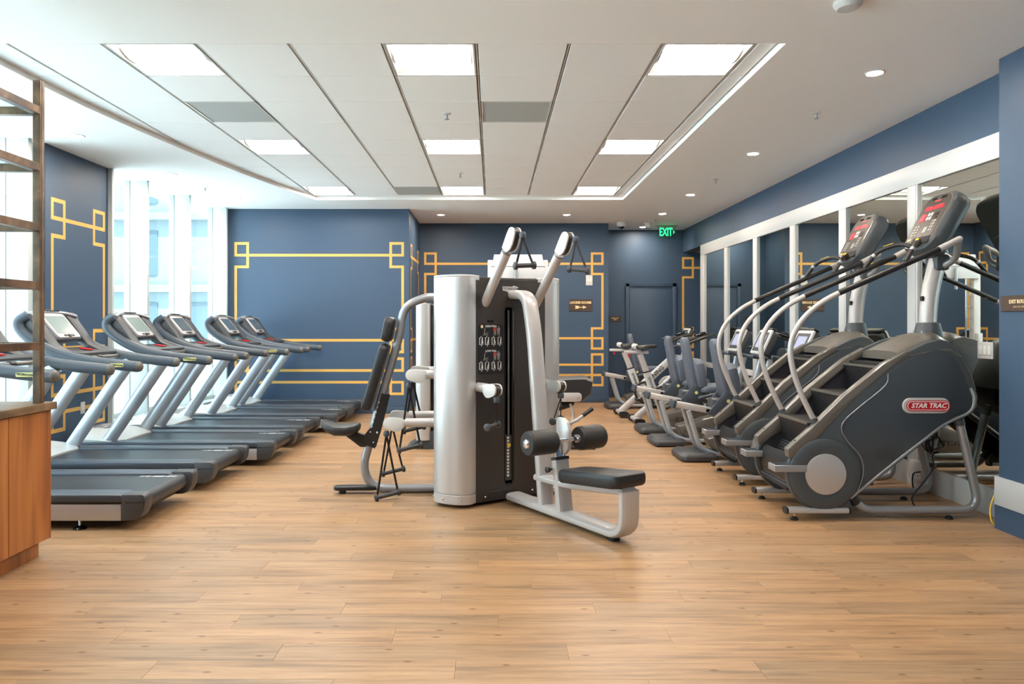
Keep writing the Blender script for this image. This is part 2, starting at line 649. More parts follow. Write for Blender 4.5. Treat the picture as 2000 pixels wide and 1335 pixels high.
# ---- gold borders painted on the walls
ZT, ZL1, ZS1, ZS2, ZL2, ZB = 2.632, 2.450, 2.270, 1.309, 1.134, 0.952
ZT2, ZL3, ZL4, ZB2 = 0.849, 0.666, 0.484, 0.305
Q = 0.185
def gold_border(parent, f, a0, a1, w=0.040, q=Q, left=True, right=True, name='gold_border'):
    """f(a, z, t)->3D on the wall; a0 / a1 the outer edges; t proud of the wall"""
    b = B()
    t = 0.002
    h = w / 2
    rects = []
    def seg(ax, az, bx, bz):
        rects.append((min(ax, bx) - h, max(ax, bx) + h, min(az, bz) - h, max(az, bz) + h))
    s = 1 if a1 > a0 else -1
    for side, out, on in ((1, a0, left), (-1, a1, right)):
        if not on: continue
        inn = out + side * s * q
        for za, zb, zc in ((ZT, ZL1, ZS1), (ZB, ZL2, ZS2)):
            seg(out, za, inn, za); seg(out, zb, inn, zb); seg(out, za, out, zb)
            seg(inn, za, inn, zc); seg(inn, zc, out, zc)
        seg(out, ZS1, out, ZS2)
        for za, zb in ((ZT2, ZL3), (ZB2, ZL4)):
            seg(out, za, inn, za); seg(out, zb, inn, zb); seg(out, za, out, zb)
        seg(inn, ZT2, inn, ZB2)
    i0 = a0 + s * q if left else a0
    i1 = a1 - s * q if right else a1
    for z in (ZL1, ZL2, ZL3, ZL4):
        seg(i0, z, i1, z)
    # one clean skin over the union of the strokes
    xs = sorted({round(v, 5) for r in rects for v in r[:2]})
    zs = sorted({round(v, 5) for r in rects for v in r[2:]})
    cell = {}
    for i in range(len(xs) - 1):
        for j in range(len(zs) - 1):
            cx, cz = (xs[i] + xs[i + 1]) / 2, (zs[j] + zs[j + 1]) / 2
            cell[(i, j)] = any(r[0] < cx < r[1] and r[2] < cz < r[3] for r in rects)
    for (i, j), on in cell.items():
        if not on: continue
        xa, xb, za, zb = xs[i], xs[i + 1], zs[j], zs[j + 1]
        b.add([f(xa, za, t), f(xb, za, t), f(xb, zb, t), f(xa, zb, t)], [(0, 1, 2, 3)])
        for (di, dj), (p, q_) in {(-1, 0): ((xa, za), (xa, zb)), (1, 0): ((xb, za), (xb, zb)), (0, -1): ((xa, za), (xb, za)), (0, 1): ((xa, zb), (xb, zb))}.items():
            if not cell.get((i + di, j + dj), False):
                b.add([f(*p, 0.0), f(*q_, 0.0), f(*q_, t), f(*p, t)], [(0, 1, 2, 3)])
    return b.obj(name, 'gold', parent, smooth=0)

# ---- walls
def wallbox(name, x0, x1, y0, y1, z0=0.0, z1=3.45, m='paint_blue', label=None):
    return struct(B().box(x0, x1, y0, y1, z0, z1).obj(name, m, smooth=0), label)
wbl = wallbox('wall_back_left', -4.36, -1.30, 11.10, 11.25, label='navy wall with gold line border behind the treadmills')
gold_border(wbl, lambda a, z, t: (a, 11.10 - t, z), -3.985, -1.40)
B().box(-4.06, -1.285, 11.085, 11.10, 0, 0.10).obj('baseboard', 'paint_blue', wbl, bevel=0.004)
wbr = wallbox('wall_return', -1.45, -1.30, 11.25, 12.83, label='short navy return wall beside the treadmill wall')
gold_border(wbr, lambda a, z, t: (-1.30 + t, a, z), 11.32, 12.52)
wbc = wallbox('wall_back_center', -1.45, 2.04, 12.68, 12.83, label='navy back wall with gold line border and locker room sign')
gold_border(wbc, lambda a, z, t: (a, 12.68 - t, z), -1.20, 1.935)
B().box(-1.30, 2.052, 12.665, 12.68, 0, 0.10).obj('baseboard', 'paint_blue', wbc, bevel=0.004)
was = wallbox('wall_alcove_side', 1.89, 2.04, 12.83, 13.58, label='side wall of the dark alcove')
wab = wallbox('wall_alcove_back', 1.89, 6.2, 13.58, 13.73, label='navy wall around the alcove door')
gold_border(wab, lambda a, z, t: (a, 13.58 - t, z), 3.60, 5.4)
struct(B().box(XR, XR + 0.25, 4.83, 13.58, 2.742, 3.45).obj('wall_bulkhead', 'paint_blue', smooth=0), 'navy bulkhead above the wall mirrors')
wallbox('wall_right', XR + 0.012, XR + 0.2, 4.83, 12.30, 0, 2.742, label='wall behind the mirrors')
wallbox('wall_corridor', XR + 0.2, 6.2, 12.20, 12.38, 0, 2.74)
wallbox('wall_corridor_end', 6.0, 6.2, 12.2, 13.6, 0, 2.8)
struct(B().box(XR + 0.25, 6.2, 12.2, 13.7, 2.742, 2.9).obj('ceiling_corridor', 'paint_white', smooth=0))
wcol = wallbox('wall_column', 3.41, 3.95, -3.2, 4.83, label='navy pier beside the mirrors with exit route sign')
wallbox('wall_front', -5.2, 4.0, -3.35, -3.2)
struct(B().box(3.39, 3.41, -3.2, 4.85, 0.165, 0.355).obj('baseboard_right', 'white_frame', bevel=0.003), 'white baseboard band on the navy pier')
struct(B().box(3.40, 3.41, -3.2, 4.86, 0.0, 0.165).obj('baseboard_lower', 'paint_blue', smooth=0))
struct(B().box(XR - 0.018, XR + 0.012, 4.83, 12.36, 0.0, 0.20).obj('baseboard_mirror', 'white_frame', bevel=0.003), 'white baseboard below the wall mirrors')

# ---- left side: window wall, curved, with a navy pier
wpier = wallbox('wall_left', -4.72, -4.41, 7.06, 8.22, label='navy pier with gold line border between the windows')
gold_border(wpier, lambda a, z, t: (-4.41 + t, a, z), 7.17, 8.12, q=0.20)
def wx(y):           # interior face of the window wall
    if y <= 7.06: return -4.45
    return -4.38 + 0.112 * (y - 8.24)
FIN_D = 0.235
fins_far = [8.245, 8.943, 9.93, 10.985]
fins_near = [6.99 - 0.1] + [6.89 - 1.02 * k for k in range(1, 10)]
nwin = 0
def window(y0, y1):
    global nwin
    nwin += 1
    w = bpy.data.objects.new('window_%d' % nwin, None)
    COL.objects.link(w)
    struct(w, 'tall window of the window wall')
    xa, xb = wx(y0) - FIN_D, wx(y1) - FIN_D
    B().prism_z([(xa, y0), (xb, y1), (xb - 0.012, y1), (xa - 0.012, y0)], 0.30, 3.20).obj('pane', 'glass', w, smooth=0)
    b = B()
    for z0, z1 in ((0.245, 0.305),):
        b.prism_z([(xa + 0.03, y0), (xb + 0.03, y1), (xb - 0.03, y1), (xa - 0.03, y0)], z0, z1)
    b.obj('window_frame', 'mullion', w, smooth=0)
    # fin on the far side of the pane
    x = wx(y1)
    B().box(x - FIN_D, x, y1 - 0.028, y1 + 0.028, 0.0, 3.3).obj('fin', 'mullion', w, bevel=0.004)
    B().box(x - FIN_D - 0.05, x - FIN_D + 0.02, y1 - 0.035, y1 + 0.035, 0.0, 3.3).obj('mullion', 'silver_dark', w, smooth=0)
    B().prism_z([(xa + FIN_D + 0.005, y0), (xb + FIN_D + 0.005, y1), (xb - 0.06, y1), (xa - 0.06, y0)], 0.0, 0.25).obj('sill', 'mullion', w, smooth=0)
for a, b_ in zip(fins_far[:-1], fins_far[1:]):
    window(a, b_)
ys = [7.06] + fins_near
for k in range(1, len(ys)):
    window(ys[k], ys[k - 1])
B().box(-4.72, -4.36, 8.205, 8.245, 0, 3.3).obj('trim_1', 'mullion', smooth=0)
struct(bpy.data.objects['trim_1'], 'white jamb at the far edge of the navy pier')

# ---- ceiling
curve = [(-3.40, 4.56), (-3.385, 5.2), (-3.35, 5.9), (-3.26, 6.7), (-3.13, 7.6), (-2.97, 8.5), (-2.80, 9.3), (-2.60, 10.05), (-2.54, 10.28)]
RX, FY, BY = 1.862, 4.56, 10.28
cb = B()
def quad(b, pts):
    b.add(pts, [tuple(range(len(pts)))])
quad(cb, [(-4.78, -3.3, CEIL), (4.0, -3.3, CEIL), (4.0, FY, CEIL), (-4.78, FY, CEIL)])
quad(cb, [(-4.78, BY, CEIL), (4.0, BY, CEIL), (4.0, 13.7, CEIL), (-4.78, 13.7, CEIL)])
quad(cb, [(RX, FY, CEIL), (4.0, FY, CEIL), (4.0, BY, CEIL), (RX, BY, CEIL)])
for (xa, ya), (xb, yb) in zip(curve[:-1], curve[1:]):
    quad(cb, [(-4.78, ya, CEIL), (xa, ya, CEIL), (xb, yb, CEIL), (-4.78, yb, CEIL)])
ring = curve + [(RX, BY), (RX, FY)]
TOP = TILE + 0.06
for k in range(len(ring)):
    a, b_ = ring[k], ring[(k + 1) % len(ring)]
    quad(cb, [(a[0], a[1], CEIL), (b_[0], b_[1], CEIL), (b_[0], b_[1], TOP), (a[0], a[1], TOP)])
ceiling = struct(cb.obj('ceiling', 'paint_white', smooth=0), 'white plaster ceiling around the recessed tile field')
struct(B().box(-4.78, 6.2, -3.4, 13.8, 3.42, 3.5).obj('sky_block_slab', 'dark_grey', smooth=0))  # unseen slab added above the ceiling to keep sky light from leaking in
B().box(-4.3, 2.2, 4.3, 10.5, TOP, TOP + 0.02).obj('grid_backing', 'tgap', ceiling, smooth=0)
GX, GY, TS = -0.721, 4.67, 0.6105
TY = 0.608
cols = list(range(-5, 4))
lights = {(k, r) for k in (-3, 0, 3) for r in (0, 4, 8)}
vents = [(-3, 2), (1, 2), (-1, 8)]
tile_me = B().box(0.013, TS - 0.013, 0.004, TY - 0.004, 0.0, 0.02).mesh('ceiling_tile', bevel=0.002, seg=1, smooth=0)
tile_me.materials.append(M['tile_white'])
strip_me = B().box(0.013, 0.125, 0.004, TY - 0.004, 0.0, 0.02).mesh('ceiling_tile_strip', bevel=0.002, seg=1, smooth=0)
strip_me.materials.append(M['tile_white'])
for r in range(9):
    for k in cols:
        if (k, r) in lights or (k, r) in vents: continue
        x = GX + TS * k
        yl = GY + TY * r
        # skip tiles wholly over the plaster
        lim = -3.4
        for (xa, ya), (xb, yb) in zip(curve[:-1], curve[1:]):
            if ya <= yl + 0.0 <= yb: lim = xa
        if x + TS < lim: continue
        o = link('ceiling_tile', tile_me, None, ceiling)
        o.location = (x, yl, TILE)
    o = link('ceiling_tile_strip', strip_me, None, ceiling)
    o.location = (GX + TS * 4, GY + TY * r, TILE)
for k in cols + [4]:
    x = GX + TS * k
    B().box(x - 0.005, x + 0.005, 4.58, 10.26, TILE + 0.006, TILE + 0.055).obj('grid_bar', 'tbar', ceiling, smooth=0)
for r in range(10):
    y = GY + TY * r
    B().box(-3.5, 1.86, y - 0.002, y + 0.002, TILE + 0.008, TILE + 0.055).obj('cross_bar', 'tbar', ceiling, smooth=0)
B().box(-3.4, 1.86, FY, GY - 0.004, TILE, TILE + 0.02).obj('edge_strip', 'tile_white', ceiling, smooth=0)
B().box(-3.0, 1.86, GY + TY * 9 + 0.004, BY, TILE, TILE + 0.02).obj('edge_strip', 'tile_white', ceiling, smooth=0)

# ---- recessed troffers
col_w = {-3: 'left column, by the windows', 0: 'middle column', 3: 'right column, by the mirrors'}
row_w = {0: 'front row', 4: 'middle row', 8: 'back row'}
def make_troffer():
    t = thing('ceiling_light', 'x', 'ceiling light', group='square recessed ceiling lights')
    hx, hy, d = TS / 2 - 0.012, TY / 2 - 0.006, 0.053
    b = B()
    for sx in (-1, 1):
        b.box(min(sx * hx, sx * (hx - 0.012)), max(sx * hx, sx * (hx - 0.012)), -hy, hy, 0, d)
        b.box(-hx, hx, min(sx * hy, sx * (hy - 0.012)), max(sx * hy, sx * (hy - 0.012)), 0, d)
    b.box(-hx, hx, -hy, hy, d, d + 0.006)
    b.obj('housing', 'white_plastic', t, smooth=0)
    pr = [(0.135 * math.cos(math.pi * k / 10), d - 0.002 - 0.045 * math.sin(math.pi * k / 10)) for k in range(11)]
    B().prism(pr, lambda a, z: (-hx + 0.03, a, z), lambda a, z: (hx - 0.03, a, z)).obj('lens', 'lens', t)
    B().box(-hx + 0.03, hx - 0.03, -0.003, 0.003, d - 0.051, d - 0.044).obj('seam', 'tbar', t, smooth=0)
    for sx in (-1, 1):
        B().prism(pr, lambda a, z: (sx * (hx - 0.03), a * 1.04, z - 0.002), lambda a, z: (sx * (hx - 0.024), a * 1.04, z - 0.002)).obj('lens_end', 'tbar', t)
    # pan reflectors beside the lens, lit by it
    for sy in (-1, 1):
        B().add([(-hx + 0.012, sy * 0.14, d - 0.002), (hx - 0.012, sy * 0.14, d - 0.002), (hx - 0.012, sy * (hy - 0.012), 0.012), (-hx + 0.012, sy * (hy - 0.012), 0.012)], [(0, 1, 2, 3)]).obj('reflector', 'white_plastic', t, smooth=0)
    return t
tr0 = make_troffer()
first = True
for k in (-3, 0, 3):
    for r in (0, 4, 8):
        loc = (GX + TS * (k + 0.5), GY + TY * (r + 0.5), TILE)
        lab = 'square recessed ceiling light, %s of the %s' % (row_w[r], col_w[k])
        if first:
            tr0.location = loc; tr0['label'] = lab; first = False
        else:
            copy_tree(tr0, None, loc, lab)
vl = {(-3, 2): 'grey perforated vent tile two tiles behind a left ceiling light', (1, 2): 'grey perforated vent tile right of the middle sprinkler', (-1, 8): 'small grey vent tile at the back edge of the ceiling field'}
for k, r in vents:
    x, y = GX + TS * k, GY + TY * r
    v = thing('air_vent', vl[(k, r)], 'air vent', (x, y, TILE), group='grey vent tiles in the ceiling')
    B().box(0.013, TS - 0.013, 0.004, TY - 0.004, 0.004, 0.02).obj('perforated_plate', 'vent', v, bevel=0.002, seg=1)
    b = B()
    for a in (0.013, TS - 0.023): b.box(a, a + 0.01, 0.004, TY - 0.004, 0, 0.012)
    for a in (0.004, TY - 0.014): b.box(0.013, TS - 0.013, a, a + 0.01, 0, 0.012)
    b.obj('rim', 'tbar', v, smooth=0)

# ---- downlights
dl = thing('downlight', 'x', 'ceiling light', group='round recessed downlights')
B().lathe([(0.052, 0.0), (0.068, 0.0), (0.068, -0.004), (0.055, -0.006), (0.052, 0.0)], (0, 0, 0), n=28).obj('trim_ring', 'white_plastic', dl)
B().lathe([(0.054, -0.001), (0.04, -0.003), (0.001, -0.0035)], (0, 0, 0), n=28).obj('lens', 'lamp', dl)
spots = [((-3.94, 6.79), 'round downlight above the navy pier'),
         ((-3.83, 8.53), 'round downlight before the tall windows'),
         ((-3.62, 10.08), 'round downlight in the corner of windows and navy back wall'),
         ((2.71, 5.09), 'round downlight by the mirrors, largest and closest to the pier'),
         ((2.72, 7.50), 'second round downlight along the mirrors'),
         ((2.72, 9.88), 'third round downlight along the mirrors'),
         ((2.735, 11.57), 'fourth round downlight along the mirrors, before the exit sign'),
         ((-0.85, 11.68), 'round downlight near the short return wall'),
         ((1.20, 11.68), 'round downlight before the locker room sign'),
         ((2.75, 13.15), 'round downlight inside the alcove above the door'),
         ((2.71, 2.68), 'round downlight ahead of the navy pier'),
         ((-3.95, 4.6), 'round downlight above the bronze shelf'),
         ((0.9, 2.2), 'round downlight over the open floor'),  # invented lamp out of view, added for its light on the floor
         ((-1.3, 2.2), 'round downlight over the open floor by the cabinet')]  # likewise an added lamp outside the frame, not part of a visible row
for i, ((x, y), lab) in enumerate(spots):
    if i == 0:
        dl.location = (x, y, CEIL); dl['label'] = lab
    else:
        copy_tree(dl, None, (x, y, CEIL), lab)

# ---- sprinklers
sp = thing('sprinkler', 'x', 'sprinkler', group='fire sprinklers')
B().lathe([(0.001, 0.0), (0.038, 0.0), (0.036, -0.004), (0.012, -0.008), (0.001, -0.008)], (0, 0, 0), n=16).obj('escutcheon', 'white_plastic', sp)
B().lathe([(0.008, -0.006), (0.008, -0.03), (0.005, -0.045), (0.020, -0.047), (0.020, -0.05), (0.001, -0.05)], (0, 0, 0), n=12).obj('head', 'silver_dark', sp)
for i, (x, y, z, lab) in enumerate([(-0.40, 6.22, TILE, 'chrome sprinkler head in the tile field beside a grey vent'),
                                    (-0.396, 8.67, TILE, 'chrome sprinkler head in the tile field near the back lights'),
                                    (2.73, 6.05, CEIL, 'sprinkler head in the plaster ceiling between the first mirror downlights'),
                                    (2.73, 8.80, CEIL, 'sprinkler head in the plaster ceiling between the second and third mirror downlights'),
                                    (-3.76, 9.36, CEIL, 'sprinkler head in the ceiling before the windows'),
                                    (2.76, 12.2, CEIL, 'sprinkler head beside the white ceiling cameras')]):
    if i == 0:
        sp.location = (x, y, z); sp['label'] = lab
    else:
        copy_tree(sp, None, (x, y, z), lab)
o = B().lathe([(0.001, 0), (0.075, 0), (0.075, -0.018), (0.055, -0.04), (0.001, -0.042)], (0, 0, 0), n=24).obj('smoke_detector', 'white_plastic')
o.location = (1.965, 3.97, CEIL); tag(o, 'white round smoke detector at the top edge of the ceiling', 'smoke detector')
# ---- cameras
c = thing('security_camera', 'white dome camera with dark lens on the alcove ceiling', 'camera', (2.25, 12.56, CEIL))
B().lathe([(0.001, 0), (0.085, 0), (0.085, -0.05), (0.075, -0.075), (0.001, -0.075)], (0, 0, 0), n=24).obj('housing', 'white_plastic', c)
B().lathe([(0.052, -0.072), (0.05, -0.09), (0.03, -0.112), (0.001, -0.118)], (0, 0, 0), n=20).obj('dome', 'black_gloss', c)
c = thing('ceiling_sensor', 'white tapered sensor on the ceiling beside the exit sign', 'sensor', (2.73, 12.62, CEIL))
B().lathe([(0.001, 0), (0.078, 0), (0.076, -0.012), (0.062, -0.02), (0.048, -0.092), (0.001, -0.095)], (0, 0, 0), n=24).obj('body', 'white_plastic', c)
B().lathe([(0.05, -0.08), (0.05, -0.098), (0.001, -0.1)], (0, 0, 0), n=20).obj('lens', 'silver_dark', c)

# ---- mirrors
mw = thing('wall_mirror', 'row of tall wall mirrors in white frames along the machines', 'mirror', (XR, 4.83, 0))
XF = -0.022
B().box(XF, 0.012, 0.0, 7.55, 2.56, 2.742).obj('top_rail', 'white_frame', mw, bevel=0.003)
mul = [6.12 + 1.228 * k for k in range(5)] + [12.27]
for i, y in enumerate(mul):
    w = 0.075 if i < 5 else 0.11
    B().box(XF, 0.012, y - w - 4.83, y + w - 4.83, 0.2, 2.56).obj('stile', 'white_frame', mw, bevel=0.003)
    B().box(XF - 0.002, XF + 0.001, y - 0.052 - 4.83, y - 0.046 - 4.83, 0.2, 2.56).obj('bead', 'alu', mw, smooth=0)
edges = [4.83] + mul
for a, b_ in zip(edges[:-1], edges[1:]):
    B().box(0.0, 0.008, a - 4.83 + (0.07 if a > 4.9 else 0), b_ - 4.83 - 0.07, 0.2, 2.565).obj('mirror_pane', 'mirror', mw, smooth=0)
for a, b_ in zip(mul[2:-1], mul[3:]):
    B().box(XF + 0.004, 0.004, a + 0.075 - 4.83, b_ - 0.075 - 4.83, 0.665, 0.745).obj('low_rail', 'white_frame', mw, bevel=0.003)

# ---- alcove door
d = bpy.data.objects.new('door_1', None); COL.objects.link(d); struct(d, 'navy painted flush door in the alcove')
b = B()
b.box(2.51, 2.58, 13.545, 13.58, 0, 2.16).box(3.395, 3.465, 13.545, 13.58, 0, 2.16).box(2.51, 3.465, 13.545, 13.58, 2.09, 2.16)
b.obj('door_frame', 'paint_blue', d, bevel=0.006)
B().box(2.585, 3.39, 13.562, 13.579, 0.01, 2.085).obj('door_leaf', 'paint_blue', d, bevel=0.004)
h = B().cyl((3.32, 13.56, 1.0), (3.32, 13.50, 1.0), 0.012).cyl((3.33, 13.505, 1.0), (3.21, 13.505, 1.0), 0.009).obj('door_handle', 'chrome', d)

# ---- signs, plates
def sign(name, label, x0, x1, z0, z1, y):
    s = thing(name, label, 'sign', ((x0 + x1) / 2, y, (z0 + z1) / 2))
    B().box(-(x1 - x0) / 2, (x1 - x0) / 2, -0.012, 0.0, -(z1 - z0) / 2, (z1 - z0) / 2).obj('plate', 'sign_brown', s, bevel=0.002, seg=1)
    return s
s = sign('wall_sign', 'brown locker rooms sign with cream arrow on the back wall', 1.345, 1.752, 1.613, 1.822, 12.68)
text('lettering', 'LOCKER ROOMS', 0.058, (0, -0.0125, 0.045), (1, 0, 0), (0, 0, 1), 'cream_print', s, bold=0.002, sx=0.86)
ar = [(-0.105, 0.026), (-0.05, 0.026), (-0.02, 0.006), (0.04, 0.006), (0.04, 0.028), (0.105, 0.0), (0.04, -0.028), (0.04, -0.006), (-0.02, -0.006), (-0.05, -0.026), (-0.105, -0.026), (-0.085, 0.0)]
B().prism(ar, lambda a, z: (a, -0.0135, z - 0.035), lambda a, z: (a, -0.012, z - 0.035)).obj('arrow', 'cream_print', s, smooth=0)
s = sign('door_sign', 'small dark brown sign beside the alcove door', 2.195, 2.425, 1.432, 1.532, 13.58)
text('lettering', 'BOOSTER PUMP', 0.022, (0, -0.0125, 0.014), (1, 0, 0), (0, 0, 1), 'cream_print', s, bold=0.001, sx=0.85)
text('lettering', 'ROOM', 0.022, (0, -0.0125, -0.016), (1, 0, 0), (0, 0, 1), 'cream_print', s, bold=0.001, sx=0.85)
s = thing('exit_route_sign', 'brown exit route sign on the navy pier', 'sign', (3.41, 4.635, 1.517))
B().box(-0.012, 0, -0.165, 0.165, -0.052, 0.052).obj('plate', 'sign_brown', s, bevel=0.002, seg=1)
text('lettering', 'EXIT ROUTE', 0.034, (-0.0125, 0.0, 0.010), (0, -1, 0), (0, 0, 1), 'cream_print', s, bold=0.0006, sx=0.9)
b = B()
for i in range(14):
    if i in (5, 9): continue
    for j in range(2):
        b.ball((-0.012, 0.045 - 0.007 * i, -0.02 - 0.006 * j), 0.0018, 6)
b.obj('braille', 'cream_print', s)
s = thing('exit_sign', 'green lit exit sign hanging under the ceiling', 'sign', (3.135, 12.95, CEIL))
B().box(-0.20, 0.20, -0.05, 0.05, -0.012, 0).obj('canopy', 'silver_dark', s, bevel=0.003)
B().box(-0.165, 0.165, -0.004, 0.004, -0.235, -0.012).obj('plate', 'acrylic', s, bevel=0.002, seg=1)
text('lettering', 'EXIT', 0.20, (-0.015, -0.007, -0.125), (1, 0, 0), (0, 0, 1), 'exit_green', s, bold=0.004, sx=0.58)
ch = [(0.115, -0.085), (0.145, -0.12), (0.115, -0.155), (0.115, -0.138), (0.129, -0.12), (0.115, -0.102)]
B().prism(ch, lambda a, z: (a, -0.008, z), lambda a, z: (a, -0.005, z)).obj('arrow', 'exit_green', s, smooth=0)

def wall_plate(name, label, loc, rz, n, w, hgt, kind):
    s = thing(name, label, kind, loc, rz)
    B().prism_y(rrect(w, hgt, 0.004), -0.006, 0.0).obj('plate', 'white_plastic', s, bevel=0.0015, seg=1)
    for i in range(n):
        x = (i - (n - 1) / 2) * 0.046
        B().box(x - 0.016, x + 0.016, -0.0095, -0.005, -0.033, 0.033).obj('rocker', 'white_print', s, bevel=0.002, seg=1)
        B().box(x - 0.013, x + 0.013, -0.0098, -0.0092, -0.037, -0.035).obj('indicator', 'dark_grey', s, smooth=0)
    return s
wall_plate('light_switch', 'white light switch on the back wall above the locker sign', (1.70, 12.68, 2.16), 0, 2, 0.118, 0.18, 'switch')
wall_plate('light_switch', 'white triple light switch mounted on the mirror', (XR - 0.001, 5.235, 1.19), -math.pi / 2, 3, 0.165, 0.122, 'switch')
wall_plate('wall_outlet', 'small white outlet on the navy pier behind the treadmills', (-4.41, 7.70, 0.485), math.pi / 2, 1, 0.08, 0.125, 'outlet')

# ---- outside the windows
gr = struct(B().box(-70, -4.9, -40, 80, -0.6, -0.4).obj('ground', 'pavement', smooth=0), 'pale pavement outside the windows')
bd = thing('building', 'pale high-rise facade seen through the tall windows', 'building', (-17.0, 34.0, -0.4))
B().box(-11, 12, 0, 12, 0, 26).obj('wall', 'facade', bd, smooth=0)
pane_me = B().box(0, 1.5, -0.05, 0.02, 0, 2.1).mesh('pane', smooth=0); pane_me.materials.append(M['facade_glass'])
slab_me = B().box(-11.2, 12.2, -0.35, 0.0, 0, 0.35).mesh('floor_band', smooth=0); slab_me.materials.append(M['facade'])
for fl in range(6):
    o = link('floor_band', slab_me, None, bd); o.location = (0, 0, 3.4 * fl + 3.3)
    for cx in range(9):
        if (cx * 5 + fl * 3) % 7 == 0: continue
        o = link('pane', pane_me, None, bd); o.location = (-10.2 + 2.45 * cx, 0, 3.4 * fl + 0.7)

# ================================================================== TREADMILLS
def make_treadmill():
    t = thing('treadmill', 'x', 'treadmill', group='treadmills facing the windows')
    for s in (-1, 1):
        y = 0.43 * s
        def yy(a, b): return (min(y - s * a, y - s * b), max(y - s * a, y - s * b))
        y0, y1 = yy(0, 0.04)
        B().box(-1.98, -0.165, y0, y1, 0.063, 0.172).obj('side_panel', 'alu', t, bevel=0.004)
        y0, y1 = yy(0.012, 0.06)
        B().box(-1.98, -0.10, y0, y1, 0.165, 0.192).obj('shadow_gap', 'black', t, smooth=0)
        y0, y1 = yy(-0.006, 0.165)
        pr = [(-2.0, 0.188), (-0.155, 0.188), (-0.155, 0.226), (-0.17, 0.237), (-1.99, 0.237), (-2.0, 0.226)]
        B().prism_y(pr, y0, y1).obj('foot_rail', 'grey_plastic', t, bevel=0.008)
        y0, y1 = yy(-0.006, 0.108)
        pr = [(-0.165, 0.062), (-0.075, 0.066), (-0.035, 0.085), (-0.008, 0.135), (0.0, 0.19), (0.0, 0.225), (-0.02, 0.24), (-0.165, 0.24)]
        cp = B().prism_y(pr, y0, y1).obj('rear_cap', 'dark_grey', t, bevel=0.01)
        yo = y0 - 0.0012 if s < 0 else y1 + 0.0012
        B().box(-0.165, -0.004, min(yo, y), max(yo, y), 0.184, 0.189).obj('cap_seam', 'black', cp, smooth=0)
        B().cyl((-0.14, yo, 0.187), (-0.14, yo - 0.001 * -s, 0.187), 0.006, 8).obj('screw', 'chrome', cp)
        # uprights
        ypos = 0.355 * s
        B().tube([(-1.665, ypos, 0.20), (-1.45, ypos, 0.52), (-1.09, ypos, 1.047)], 0, 14, side=(0, 1, 0), ab=(0.042, 0.062)).obj('upright', 'upright', t)
        # arms
        pth = spline([(-1.60, ypos * 0.94, 1.455), (-1.665, ypos * 0.98, 1.40), (-1.635, ypos, 1.315), (-1.47, ypos, 1.195), (-1.27, ypos, 1.115), (-1.02, ypos, 1.065), (-0.70, ypos, 1.028), (-0.665, ypos, 1.026)], 6)
        B().tube(pth, 0, 14, side=(0, 1, 0), ab=(0.04, 0.046)).obj('arm', 'grey_plastic', t)
        wg = [(-1.60, 1.462), (-1.65, 1.405), (-1.62, 1.32), (-1.47, 1.205), (-1.30, 1.128), (-1.25, 1.128), (-1.40, 1.20), (-1.455, 1.27), (-1.56, 1.415)]
        ya, yb = s * 0.205, s * 0.345
        B().prism_y(wg, min(ya, yb), max(ya, yb)).obj('wing', 'dark_grey', t, bevel=0.01)
        e = B()
        e.lathe([(0.043, 0), (0.044, 0.012), (0.036, 0.032), (0.02, 0.041), (0.001, 0.044)], (-0.668, ypos, 1.026), (1, 0, -0.07), 16)
        e.obj('arm_cap', 'taupe', t)
        for x in (-0.46, -1.72):
            f = B().lathe([(0.001, 0), (0.042, 0), (0.042, 0.008), (0.03, 0.018), (0.012, 0.024), (0.001, 0.024)], (x, 0.395 * s, 0.0), n=16).obj('leveling_foot', 'black_gloss', t)
            B().cyl((x, 0.395 * s, 0.02), (x, 0.395 * s, 0.09), 0.008, 8).obj('stem', 'chrome', f)
    B().box(-1.9, -0.12, -0.37, 0.37, 0.075, 0.16).obj('frame', 'black', t, smooth=0)
    c = [(-1.7, 0.224), (-0.085, 0.224)]
    c += [(-0.085 + 0.055 * math.sin(math.radians(a)), 0.169 + 0.055 * math.cos(math.radians(a))) for a in range(15, 181, 15)]
    c += [(-1.7, 0.114)]
    B().prism_y(c, -0.31, 0.31).obj('belt', 'belt', t, smooth=25)
    # motor hood
    rings = []
    for x, z0, zt, cr in ((-1.52, 0.222, 0.236, 0.004), (-1.60, 0.20, 0.250, 0.02), (-1.72, 0.18, 0.268, 0.05), (-1.86, 0.15, 0.275, 0.075), (-1.98, 0.12, 0.262, 0.07), (-2.045, 0.10, 0.225, 0.04), (-2.06, 0.10, 0.17, 0.01)):
        hw = 0.30 if x > -1.55 else (0.405 if x > -1.65 else 0.425)
        ring = [(x, -hw, z0), (x, -hw, zt - 0.015)]
        for k in range(1, 12):
            a = k / 12
            ring.append((x, -hw + 2 * hw * a, zt + cr * math.sin(math.pi * a)))
        ring += [(x, hw, zt - 0.015), (x, hw, z0)]
        rings.append(ring)
    hd = B().loft(rings).obj('motor_hood', 'hood', t, smooth=50)
    B().prism(rrect(0.16, 0.3, 0.07), lambda a, b: (-1.86 + a, b, 0.343 - abs(b) * 0.05), lambda a, b: (-1.86 + a * 0.9, b * 0.9, 0.352 - abs(b) * 0.05)).obj('hood_inlay', 'silver_dark', hd)
    # console
    up = V(-0.20, 0, 0.24).normalized()      # along the screen, upwards
    nr = V(0.24, 0, 0.20).normalized()       # out of the screen
    ce = V(-1.535, 0, 1.365)
    yv = V(0, 1, 0)
    cs = B()
    pad(cs, rrect(0.44, 0.30, 0.05), lambda a, b, h: ce + yv * a + up * b + nr * (h - 0.075), 0.07, 0.02)
    con = cs.obj('console', 'grey_plastic', t)
    b = B()
